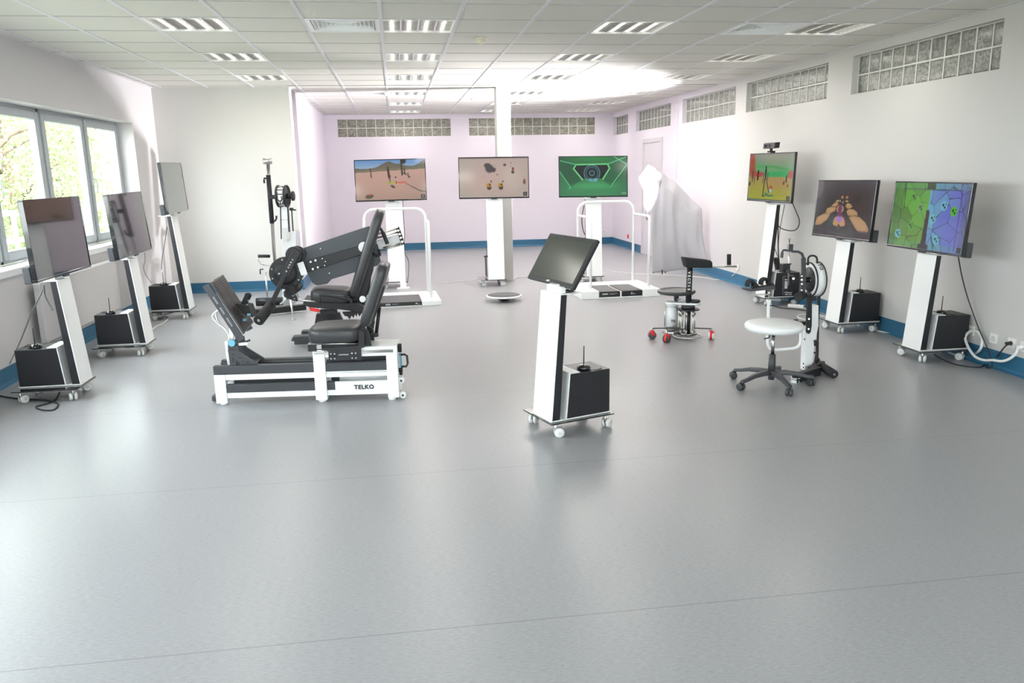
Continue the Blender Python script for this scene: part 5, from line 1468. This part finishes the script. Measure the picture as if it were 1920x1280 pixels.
q = MB(); a_, b_ = fz((640, 1065), .035), fz((830, 1000), .035); q.bar(a_, b_, .05, .07, (0, 0, 1)); a2, b2 = fz((820, 1000), .035), fz((860, 950), .05); q.bar(a2 - Vector((.06, 0, 0)), b2, .05, .06, (0, 0, 1)); q.build('base_bar', 'black', t, .006)
q = MB(); a_ = fz((643, 1095), 0); q.lathe([(.03, 0), (.033, .004), (.033, .018), (.02, .022), (.03, .026), (.036, .04)], a_, seg=22); q.build('levelling_foot', 'whitepl', t)
q = MB(); a_, b_ = fz((870, 975), .042), fz((955, 1030), .036); q.cyl(a_ - (b_ - a_) * .3, b_, .034, seg=22); rl = q.build('base_roller', 'foam', t)
q = MB(); d_ = (b_ - a_).normalized(); q.cyl(b_, b_ + d_ * .006, .010, seg=12); q.build('roller_cap', 'chrome', rl)
q = MB(); q.prism([wp(826, 895, .06), wp(842, 905, .06), wp(842, 975, .06), wp(820, 985, .06)], (0, .03, 0)); q.build('catch', 'black', t, .002)

# ------------------------------------------------------------------ sensor camera on the beach television
bpy.context.view_layer.update()
def tvobj(i): return bpy.data.objects['television' if i == 0 else 'television.%03d' % i]
tm = tvobj(6).matrix_world.copy()
t = thing('motion_camera', 'black motion camera standing on top edge of the beach television', 'camera', loc=(0, 0, 0)); t.matrix_world = tm @ Matrix.Translation((-.02, .0, .29))
q = MB(); q.box(-.03, .03, -.03, .04, -.008, .012); q.cyl((0, 0, .005), (0, 0, .04), .018, seg=14); q.build('clip_foot', 'blackpl', t, .003)
q = MB(); q.prism([(-.125, -.035, .035), (.125, -.035, .035), (.125, -.03, .10), (-.125, -.03, .10)], (0, .065, .008)); q.build('camera_body', 'blackpl', t, .006)
q = MB(); q.cyl((-.07, -.037, .068), (-.07, -.034, .068), .02, seg=20); q.cyl((.02, -.037, .068), (.02, -.034, .068), .012, seg=20); q.build('lens', 'blackglass', t)

# ------------------------------------------------------------------ white sheet over a studio lamp in the far right corner
m = M['cloth']; nt = m.node_tree; b_ = nt.nodes['Principled BSDF']; out = [n for n in nt.nodes if n.type == 'OUTPUT_MATERIAL'][0]
trl = nt.nodes.new('ShaderNodeBsdfTranslucent'); trl.inputs['Color'].default_value = (.85, .84, .86, 1); mx = nt.nodes.new('ShaderNodeMixShader'); mx.inputs[0].default_value = .12
nt.links.new(b_.outputs[0], mx.inputs[1]); nt.links.new(trl.outputs[0], mx.inputs[2]); nt.links.new(mx.outputs[0], out.inputs['Surface'])


M['cloth_thin'] = M['cloth'].copy(); M['cloth_thin'].name = 'thin_white_fabric'
for n_ in M['cloth_thin'].node_tree.nodes:
    if n_.type == 'MIX_SHADER': n_.inputs[0].default_value = .6


def world(px, py, y):
    r = ray(px, py); return Vector((0, 0, CH)) + r * (y / r.y)


def sheet(rows, nu=48, nv=52, wr=.026, seed=1):
    """rows: lists of (px, py, y) from top to bottom; smooth surface with folds"""
    rr = [smooth([world(*p) for p in row], 1 if len(row) < 3 else 1) for row in rows]
    def samp(row, s_):
        s_ *= len(row) - 1; i = min(int(s_), len(row) - 2); f = s_ - i; return row[i].lerp(row[i + 1], f)
    P = [[None] * (nu + 1) for _ in range(nv + 1)]
    for j in range(nv + 1):
        tt = j / nv * (len(rr) - 1); k = min(int(tt), len(rr) - 2); f = tt - k
        for i in range(nu + 1):
            s_ = i / nu; p = samp(rr[k], s_).lerp(samp(rr[k + 1], s_), f)
            d = wr * (math.sin(s_ * 17 + seed + 3 * math.sin(j / nv * 3)) * .6 + math.sin(s_ * 31 + j / nv * 5 + seed) * .35 + math.sin(j / nv * 11 + s_ * 7) * .4)
            P[j][i] = p + Vector((0, d, 0))
    return P


def sheet_mesh(P, q, off=Vector((0, .003, 0))):
    nv, nu = len(P) - 1, len(P[0]) - 1
    A1 = [[q.bm.verts.new(p) for p in row] for row in P]
    B1 = [[q.bm.verts.new(p + off) for p in row] for row in P]
    for j in range(nv):
        for i in range(nu):
            q._f([A1[j][i], A1[j + 1][i], A1[j + 1][i + 1], A1[j][i + 1]], True); q._f([B1[j][i], B1[j][i + 1], B1[j + 1][i + 1], B1[j + 1][i]], True)
    for j in range(nv):
        q._f([A1[j][0], B1[j][0], B1[j + 1][0], A1[j + 1][0]]); q._f([A1[j][nu], A1[j + 1][nu], B1[j + 1][nu], B1[j][nu]])
    for i in range(nu):
        q._f([A1[0][i], A1[0][i + 1], B1[0][i + 1], B1[0][i]]); q._f([A1[nv][i], B1[nv][i], B1[nv][i + 1], A1[nv][i + 1]])


t = thing('draped_sheet', 'large white fabric sheet draped over the lamp in the far right corner', 'fabric sheet', loc=(0, 0, 0))
P = sheet([[(1219, 318, 11.62), (1240, 322, 11.66), (1262, 338, 11.64), (1290, 366, 11.58), (1316, 392, 11.45)],
           [(1224, 345, 11.60), (1242, 342, 11.55), (1262, 365, 11.50), (1290, 392, 11.44), (1318, 412, 11.40)],
           [(1221, 400, 11.62), (1243, 400, 11.52), (1265, 405, 11.52), (1292, 420, 11.47), (1317, 430, 11.38)],
           [(1222, 460, 11.66), (1245, 460, 11.60), (1270, 458, 11.58), (1296, 465, 11.50), (1321, 462, 11.40)],
           [(1223, 512, 11.72), (1250, 509, 11.70), (1285, 505, 11.66), (1308, 503, 11.52), (1327, 500, 11.40)]])
for row in P:
    for p in row: p.x = min(p.x, XR - .02); p.z = max(p.z, .006)
q = MB(); sheet_mesh(P, q); q.build('sheet_panel', 'cloth', t)
q = MB(); P = sheet([[(1215, 309, 11.52), (1226, 314, 11.5), (1241, 326, 11.55)], [(1195, 334, 11.45), (1216, 336, 11.40), (1240, 342, 11.5)], [(1207, 358, 11.46), (1221, 358, 11.40), (1236, 356, 11.48)], [(1206, 380, 11.48), (1217, 382, 11.42), (1232, 380, 11.48)], [(1211, 411, 11.5), (1213, 413, 11.48), (1215, 411, 11.5)]], 20, 26, .008, 3)
sheet_mesh(P, q); q.build('front_flap', 'cloth_thin', t)
q = MB(); e = world(1236, 341, 11.53); q.box(e.x - .05, e.x + .03, e.y - .02, e.y + .01, e.z - .015, e.z + .01); q.build('clip', 'blackpl', t, .003)
lx, ly, lz = world(1222, 340, 11.6)
t = thing('studio_lamp', 'bright studio lamp on a stand beneath the draped white sheet, its beam set above', 'lamp', loc=(lx + .22, ly + .12, 0))
q = MB(); q.cyl((0, .02, 0.1), (0, .02, lz - .3), .014, seg=12); q.cyl((0, .02, lz - .3), (-.21, -.11, lz - .1), .012, seg=10)
for a_ in (30, 150, 270): q.tube([(0, .02, .4), (.11 * math.cos(R(a_)), .03 + .09 * math.sin(R(a_)), .01)], .009, 8)
q.build('lamp_stand', 'blackpl', t)
q = MB(); q.cyl((-.22, -.11, lz - .12), (-.22, -.11, lz - .0), .03, .045, 20); q.build('lamp_head', 'blackpl', t)
q = MB(); q.lathe([(.001, 0), (.04, .0), (.04, .006), (.001, .01)], (-.22, -.11, lz + .004), seg=24); q.build('lamp_face', 'studio', t)


def light(kind, name, loc, energy, col=(1, 1, 1), size=.1, rot=None, spot=None, blend=.5, sy=None, tgt=None):
    d = bpy.data.lights.new(name, kind); d.energy = energy; d.color = col
    if kind == 'AREA':
        d.size = size
        if sy: d.shape = 'RECTANGLE'; d.size_y = sy
    elif kind == 'SUN': d.angle = size
    else: d.shadow_soft_size = size
    if kind == 'SPOT': d.spot_size = spot; d.spot_blend = blend
    o = bpy.data.objects.new(name, d); COL.objects.link(o); o.location = loc
    if tgt is not None: o.rotation_euler = (Vector(tgt) - Vector(loc)).to_track_quat('-Z', 'Y').to_euler()
    if rot: o.rotation_euler = rot
    return o


light('SPOT', 'studio_lamp_beam', (lx - .01, ly - .12, lz + .19), LAMP_UP, (1, .97, 1), .05, spot=R(138), blend=1., tgt=(2.3, 11.7, H))  # lamp's upward light, placed above the sheet top, not in the lamp head
lb = world(1219, 350, 11.515)
light('SPOT', 'studio_lamp_bulb', lb, LAMP_IN, (1, .96, 1), .03, spot=R(150), blend=.5, tgt=(lb.x - .05, lb.y - .3, lb.z - .06))

# ------------------------------------------------------------------ sockets
def socket(i, y, z, lab, col='socket', double=False, far=False):
    t = thing('wall_socket', lab, 'socket', loc=(XR, y, z) if not far else (y, YF, z), rot=-PI / 2 if not far else 0, group='wall sockets')
    w = .04 if not double else .075
    q = MB(); q.box(-w, w, -.012, 0, -.04, .04); q.build('cover_plate', col, t, .003)
    q = MB(); q.cyl((0, -.0135, 0), (0, -.010, 0), .022, seg=24); q.build('socket_face', mat('socket_well', tuple(.8 * c for c in M[col].node_tree.nodes['Principled BSDF'].inputs['Base Color'].default_value[:3]), .5), t)
    return t


socket(0, 10.40, .235, 'white wall socket by the blue skirting right of the draped sheet', double=False)
socket(1, 5.80, .25, 'white wall socket directly behind the closest right stand')
socket(2, 5.54, .235, 'white wall socket with nothing plugged in, right of the closest right stand')
socket(3, 5.35, .238, 'white wall socket with a black plug in it')
socket(4, 5.22, .235, 'white wall socket at the right edge with a white plug in it')
socket(5, 15.77, .253, 'small red wall socket near the far door', 'red')
socket(6, 15.58, .246, 'small white wall socket beside the red one near the far door')
socket(7, 4.50, .268, 'small white wall socket on the far wall near the right corner', far=True)

# ------------------------------------------------------------------ cables
def cable(lab, pts, r, m, n=6, grp=None, name='cable'):
    q = MB(); q.tube(smooth(pts, n), r, 8); o = q.build(name, m); tag(o, lab, 'cable', grp); return o


def fl(px, py, z=.006): r = ray(px, py); t_ = (z - CH) / r.z; return Vector((0, 0, CH)) + r * t_
def wl(px, py, d=.02, x=None): r = ray(px, py); xx = (XR - d) if x is None else x; return Vector((0, 0, CH)) + r * (xx / r.x)


cable('long white cable running over the floor from the socket right of the sheet', [wl(1384, 503), wl(1377, 514, .04), fl(1362, 522), fl(1342, 524), fl(1325, 521), fl(1300, 518), fl(1258, 516), fl(1219, 514), fl(1165, 511), fl(1145, 508), fl(1130, 509), fl(1105, 513)], .006, 'cord_w')
cable('thin white cable lying on floor between the column stand and kiosk', [fl(1080, 519), fl(1040, 521), fl(1000, 520), fl(972, 520), fl(962, 524)], .005, 'cord_w')
cable('thin white cable trailing left from the stand before the column', [fl(905, 520), fl(893, 523), fl(880, 526), fl(850, 528), fl(820, 530)], .005, 'cord_w')
cable('black looped cable on the floor under the closest left stand', [fl(112, 735, .03), fl(105, 748), fl(90, 756), fl(68, 762), fl(78, 768), fl(100, 768), fl(109, 758), fl(96, 752), fl(72, 749), fl(45, 748), fl(18, 745), fl(-20, 738)], .006, 'cord_b')
Lx = XL + .03
def lw(px, py, x): r = ray(px, py); return Vector((0, 0, CH)) + r * (x / r.x)
cable('grey cable hanging from behind the closest left television to the wall', [lw(81, 532, -2.62), lw(78, 548, -2.75), lw(58, 590, -2.95), lw(38, 640, -3.08), lw(18, 682, -3.14)], .0055, 'cord_g')
cable('short grey cable curling behind the closest left column', [lw(82, 534, -2.6), lw(84, 552, -2.66), lw(90, 566, -2.66), lw(99, 582, -2.64)], .006, 'cord_g')
cable('thin grey cable hanging from the middle left television', [lw(271, 474, -2.5), lw(272, 488, -2.62), lw(269, 502, -2.7), lw(274, 516, -2.8), lw(284, 530, -2.86)], .004, 'cord_g')
cable('thin black cable hanging from the back left television', [lw(313, 425, -2.72), lw(309, 455, -2.8), lw(304, 485, -2.85), lw(303, 505, -2.85)], .004, 'cord_b')
cable('white cable curling from the power strip by the middle left stand', [fl(303, 592), fl(312, 592), fl(315, 598), fl(306, 606), fl(292, 612), fl(286, 618)], .006, 'cord_w')
cable('black cable lying under the back left stand', [fl(284, 584), fl(300, 588), fl(312, 588), fl(328, 584), fl(338, 576)], .006, 'cord_b')


def strip(a, b_, lab):
    a, b_ = Vector(a), Vector(b_); a.z = b_.z = 0; d = b_ - a; L_ = d.length
    t = thing('power_strip', lab, 'power strip', loc=a, rot=math.atan2(d.y, d.x))
    q = MB(); q.box(0, L_, -.028, .028, 0, .038); q.build('strip_body', 'socket', t, .008)
    n = 3
    for k in range(n):
        q = MB(); q.cyl((L_ * (k + .7) / (n + .4), 0, .036), (L_ * (k + .7) / (n + .4), 0, .0395), .019, seg=18); q.build('outlet', 'label', t)


strip(fl(279, 590, 0), fl(300, 596, 0), 'white power strip on the floor between middle and back left stands')
strip(fl(1478, 575, 0), fl(1508, 578, 0), 'white power strip on the floor beneath the tall right stand')
cable('black looped cable hanging from the beach television', [lw(1483, 375, 4.42), lw(1492, 395, 4.46), lw(1499, 415, 4.5), lw(1493, 430, 4.5), lw(1478, 432, 4.5), lw(1462, 426, 4.48), lw(1457, 412, 4.44), lw(1460, 385, 4.4)], .006, 'cord_b')
cable('black cable hanging straight down beside the tall right column', [lw(1461, 388, 4.42), lw(1459, 420, 4.46), lw(1459, 455, 4.47), lw(1460, 480, 4.47), lw(1462, 505, 4.46)], .007, 'cord_b')
cable('second black cable hanging beside the tall right column', [lw(1471, 384, 4.42), lw(1466, 410, 4.5), lw(1461, 440, 4.52), lw(1459, 470, 4.5)], .004, 'cord_b')
t = thing('power_brick', 'small black power adapter hanging on a cable by the tall right stand', 'power adapter', loc=lw(1456, 494, 4.44))
q = MB(); q.box(-.02, .02, -.03, .03, -.075, .075, Matrix.Rotation(-.25, 4, 'Y')); q.build('adapter_body', 'blackpl', t, .006)
q = MB(); q.tube([(.018, 0, .07), (-.02, 0, .15), (-.05, 0, .22)], .004, 6); q.tube([(-.018, 0, -.07), (.0, .0, -.13), (.03, 0, -.17)], .004, 6); q.build('adapter_lead', 'cord_b', t)
cable('black cable on the floor under the tall right stand', [fl(1447, 572), fl(1465, 577), fl(1490, 579), fl(1515, 582), fl(1535, 580)], .006, 'cord_b')
cable('white cable from the power strip towards the middle right stand', [fl(1508, 577), fl(1520, 584), fl(1538, 591), fl(1560, 596)], .006, 'cord_w')
cable('white curled cable on the floor behind the wrist trainer', [fl(1522, 598), fl(1506, 598), fl(1496, 594), fl(1500, 590), fl(1520, 590)], .006, 'cord_w')
cable('white cable on the floor between middle and closest right stands', [fl(1624, 610), fl(1640, 618), fl(1655, 622), fl(1672, 626), fl(1690, 630)], .007, 'cord_w')
cable('black cable sagging from the closest right television to the wall', [lw(1797, 482, 4.42), lw(1803, 515, 4.52), lw(1812, 550, 4.6), lw(1822, 580, 4.63), lw(1835, 615, 4.64), lw(1850, 650, 4.65), lw(1860, 680, 4.6), fl(1857, 690), fl(1849, 688), fl(1855, 676, .03)], .005, 'cord_b')
cable('thick white looped cable at the wall behind the closest right stand', [wl(1909, 648, .03), wl(1905, 662, .05), wl(1892, 673, .07), wl(1878, 677, .08), wl(1862, 675, .09), wl(1845, 675, .1), wl(1828, 668, .1), wl(1815, 650, .08), wl(1810, 632, .06), wl(1819, 621, .05), wl(1832, 621, .04), wl(1841, 634, .04), wl(1838, 655, .06), fl(1820, 668), fl(1800, 668), fl(1778, 661)], .011, 'cord_w')
cable('black cable with plug running from the wall socket to the closest right stand', [wl(1897, 645, .03), wl(1886, 648, .05), wl(1872, 665, .05), fl(1862, 676), fl(1848, 682), fl(1838, 688), fl(1815, 687), fl(1785, 681), fl(1760, 670), fl(1752, 664, .05)], .006, 'cord_b')
q = MB(); a_ = Vector((XR - .012, 5.35, .238)); q.cyl(a_, a_ + Vector((-.045, 0, 0)), .016, .012, 14); tag(q.build('black_plug', 'blackpl'), 'black plug in the second socket from the right edge', 'plug')
q = MB(); a_ = Vector((XR - .012, 5.22, .235)); q.cyl(a_, a_ + Vector((-.045, 0, 0)), .02, .014, 14); tag(q.build('white_plug', 'whitepl'), 'white plug in the socket at the right edge', 'plug')
cable('thin dark cable hanging behind the desert television', [world(755, 376, 11.5), world(757, 410, 11.56), world(759, 440, 11.58), world(757, 468, 11.58), world(766, 490, 11.58), world(766, 512, 11.57), world(764, 530, 11.55)], .004, 'cord_b')
cable('thin dark cable hanging behind the green tunnel television', [world(1095, 385, 11.45), world(1091, 410, 11.45), world(1093, 430, 11.45), world(1097, 440, 11.45)], .007, 'cord_b')

# ------------------------------------------------------------------ radiator
t = thing('radiator', 'flat white panel radiator under the window behind left stands', 'radiator', loc=(XL + .002, 7.2, 0))
for yy in (.1, 1.8):
    q = MB(); q.cyl((.08, yy, 0), (.08, yy, .23), .009, seg=10); q.build('pipe', 'whitepl', t)
q = MB(); q.box(.055, .11, 0, 1.9, .22, .745); q.build('front_panel', 'paint_white', t, .008)
q = MB(); q.box(.045, .115, 0, 1.9, .735, .752); q.build('top_grille', 'whitepl', t, .003)
q = MB(); q.box(0, .055, .2, .24, .3, .6); q.box(0, .055, 1.66, 1.7, .3, .6); q.build('wall_bracket', 'whitepl', t)

# ------------------------------------------------------------------ outdoors seen through the windows
b = MB(); b.box(-60, XL - WT - .02, -30, 60, -1.3, -.9); o = b.build('ground_outside', 'lawn'); struct(o)


def tree(x, y, h, r, lab, seed, n=2600):
    g = np.random.default_rng(seed)
    t = thing('tree', lab, 'tree', loc=(x, y, -.9), group='trees outside the window')
    q = MB(); q.tube([(0, 0, 0), (.05, .05, h * .3), (.0, .1, h * .6), (.05, .05, h * .85)], [.13, .1, .07, .03], 10)
    for k in range(9):
        a1 = g.uniform(0, 6.28); z0 = h * g.uniform(.25, .75); q.tube([(0, .05, z0), (math.cos(a1) * r * .4, math.sin(a1) * r * .4, z0 + h * .1), (math.cos(a1) * r * .8, math.sin(a1) * r * .8, z0 + h * .14)], [.045, .03, .012], 6)
    q.build('trunk', 'bark', t)
    me = bpy.data.meshes.new('foliage'); vs = []; fs = []
    nb = 26; cen = [(g.normal(0, r * .42), g.normal(0, r * .42), h * g.uniform(.18, .97)) for _ in range(nb)]
    for i in range(n):
        c = cen[g.integers(nb)]; p = np.array(c) + g.normal(0, r * .2, 3); s_ = g.uniform(.024, .052)
        a = g.normal(0, 1, 3); a /= np.linalg.norm(a); e = np.cross(a, g.normal(0, 1, 3)); e /= np.linalg.norm(e)
        k = len(vs); vs += [(p + a * s_).tolist(), (p + e * s_ * .45).tolist(), (p - a * s_).tolist(), (p - e * s_ * .45).tolist()]; fs.append((k, k + 1, k + 2, k + 3))
    me.from_pydata(vs, [], fs); me.materials.append(M['leaf']); o = bpy.data.objects.new('foliage', me); COL.objects.link(o); o.parent = t
    return t


def tree_at(px, d, **k):
    r_ = ray(px, 350); return (r_.x / r_.y * d, d)


for i, (px, dd, h_, r_, lab) in enumerate(((12, 13.5, 6.6, 1.7, 'big leafy tree filling the leftmost visible window pane'), (-70, 11.5, 6.5, 1.6, 'leafy tree just outside the left edge of the window view'),
                                          (88, 16, 5.6, 1.35, 'pale leafy tree behind the middle window pane'), (118, 17.5, 3.9, 1.1, 'low sunlit leafy tree in the lower middle pane'), (172, 20, 5.2, .8, 'narrow leafy tree seen through the right window pane'),
                                          (40, 19, 6.8, 1.6, 'tall leafy tree at the back between the left and middle panes'))):
    x_, y_ = tree_at(px, dd); tree(x_, y_, h_, r_, lab, 11 + i, 13000 if r_ > 1 else 6500)
t = thing('railing', 'white metal railing running outside below the window', 'railing', loc=(-4.9, 5, -.9))
q = MB()
for zz in (2.1, 1.75): q.cyl((0, 0, zz), (0, 10, zz), .035, seg=10)
q.build('handrail', 'fence', t)
for k in range(9):
    q = MB(); q.cyl((0, .3 + k * 1.15, 0), (0, .3 + k * 1.15, 2.1), .03, seg=10); q.build('post', 'fence', t)

# ------------------------------------------------------------------ daylight
w = bpy.data.worlds.new('sky'); S.world = w; w.use_nodes = True
nt = w.node_tree; bg = nt.nodes['Background']
tc = nt.nodes.new('ShaderNodeTexCoord'); sp = nt.nodes.new('ShaderNodeSeparateXYZ'); cr = nt.nodes.new('ShaderNodeValToRGB')
cr.color_ramp.elements[0].position = .45; cr.color_ramp.elements[0].color = (.80, .79, .80, 1)
cr.color_ramp.elements[1].position = .75; cr.color_ramp.elements[1].color = (.92, .93, 1., 1)
mp = nt.nodes.new('ShaderNodeMapRange'); mp.inputs['From Min'].default_value = -1; nt.links.new(tc.outputs['Generated'], sp.inputs[0]); nt.links.new(sp.outputs['Z'], mp.inputs['Value'])
nt.links.new(mp.outputs['Result'], cr.inputs['Fac']); nt.links.new(cr.outputs['Color'], bg.inputs['Color']); bg.inputs['Strength'].default_value = SKY
light('SUN', 'sun', (0, 0, 20), SUN, (1, .95, .85), R(1.), tgt=(-14, 5, 2))
for k in range(5):
    ya = 8.4 - 2.2 * k
    o = light('AREA', 'window_portal', (XL - .32, ya + 1.1, (WZ0 + WZ1) / 2), 1, size=2.2, sy=WZ1 - WZ0, rot=(0, R(-90), 0))
    o.data.shape = 'RECTANGLE'; o.data.size = WZ1 - WZ0; o.data.size_y = 2.2; o.data.cycles.is_portal = True
o = light('AREA', 'window_portal', (1.1, Y0 - .24, 1.65), 1, size=6.6, sy=1.5, rot=(R(90), 0, PI)); o.data.cycles.is_portal = True  # portal of the added window behind the camera
for o in [o for o in COL.objects if o.name.startswith('ceiling_light')]:
    l_ = light('AREA', 'lamp_glow', (0, 0, 0), LUM, (1, .965, .89), size=.5, rot=(0, 0, 0)); l_.parent = o; l_.location = (T / 2, T / 2, -.006); l_.data.spread = R(178)

S.cycles.max_bounces = 10; S.cycles.diffuse_bounces = 6; S.cycles.glossy_bounces = 4; S.cycles.transparent_max_bounces = 12
S.cycles.use_denoising = True; S.cycles.sample_clamp_indirect = 8.; S.cycles.caustics_reflective = False; S.cycles.caustics_refractive = False
try: S.cycles.denoiser = 'OPENIMAGEDENOISE'
except Exception: pass
vs_ = S.view_settings; S.display_settings.display_device = 'sRGB'
vs_.view_transform = 'Standard'; vs_.look = 'None'; vs_.gamma = 1; vs_.use_curve_mapping = False; vs_.exposure = EXPO
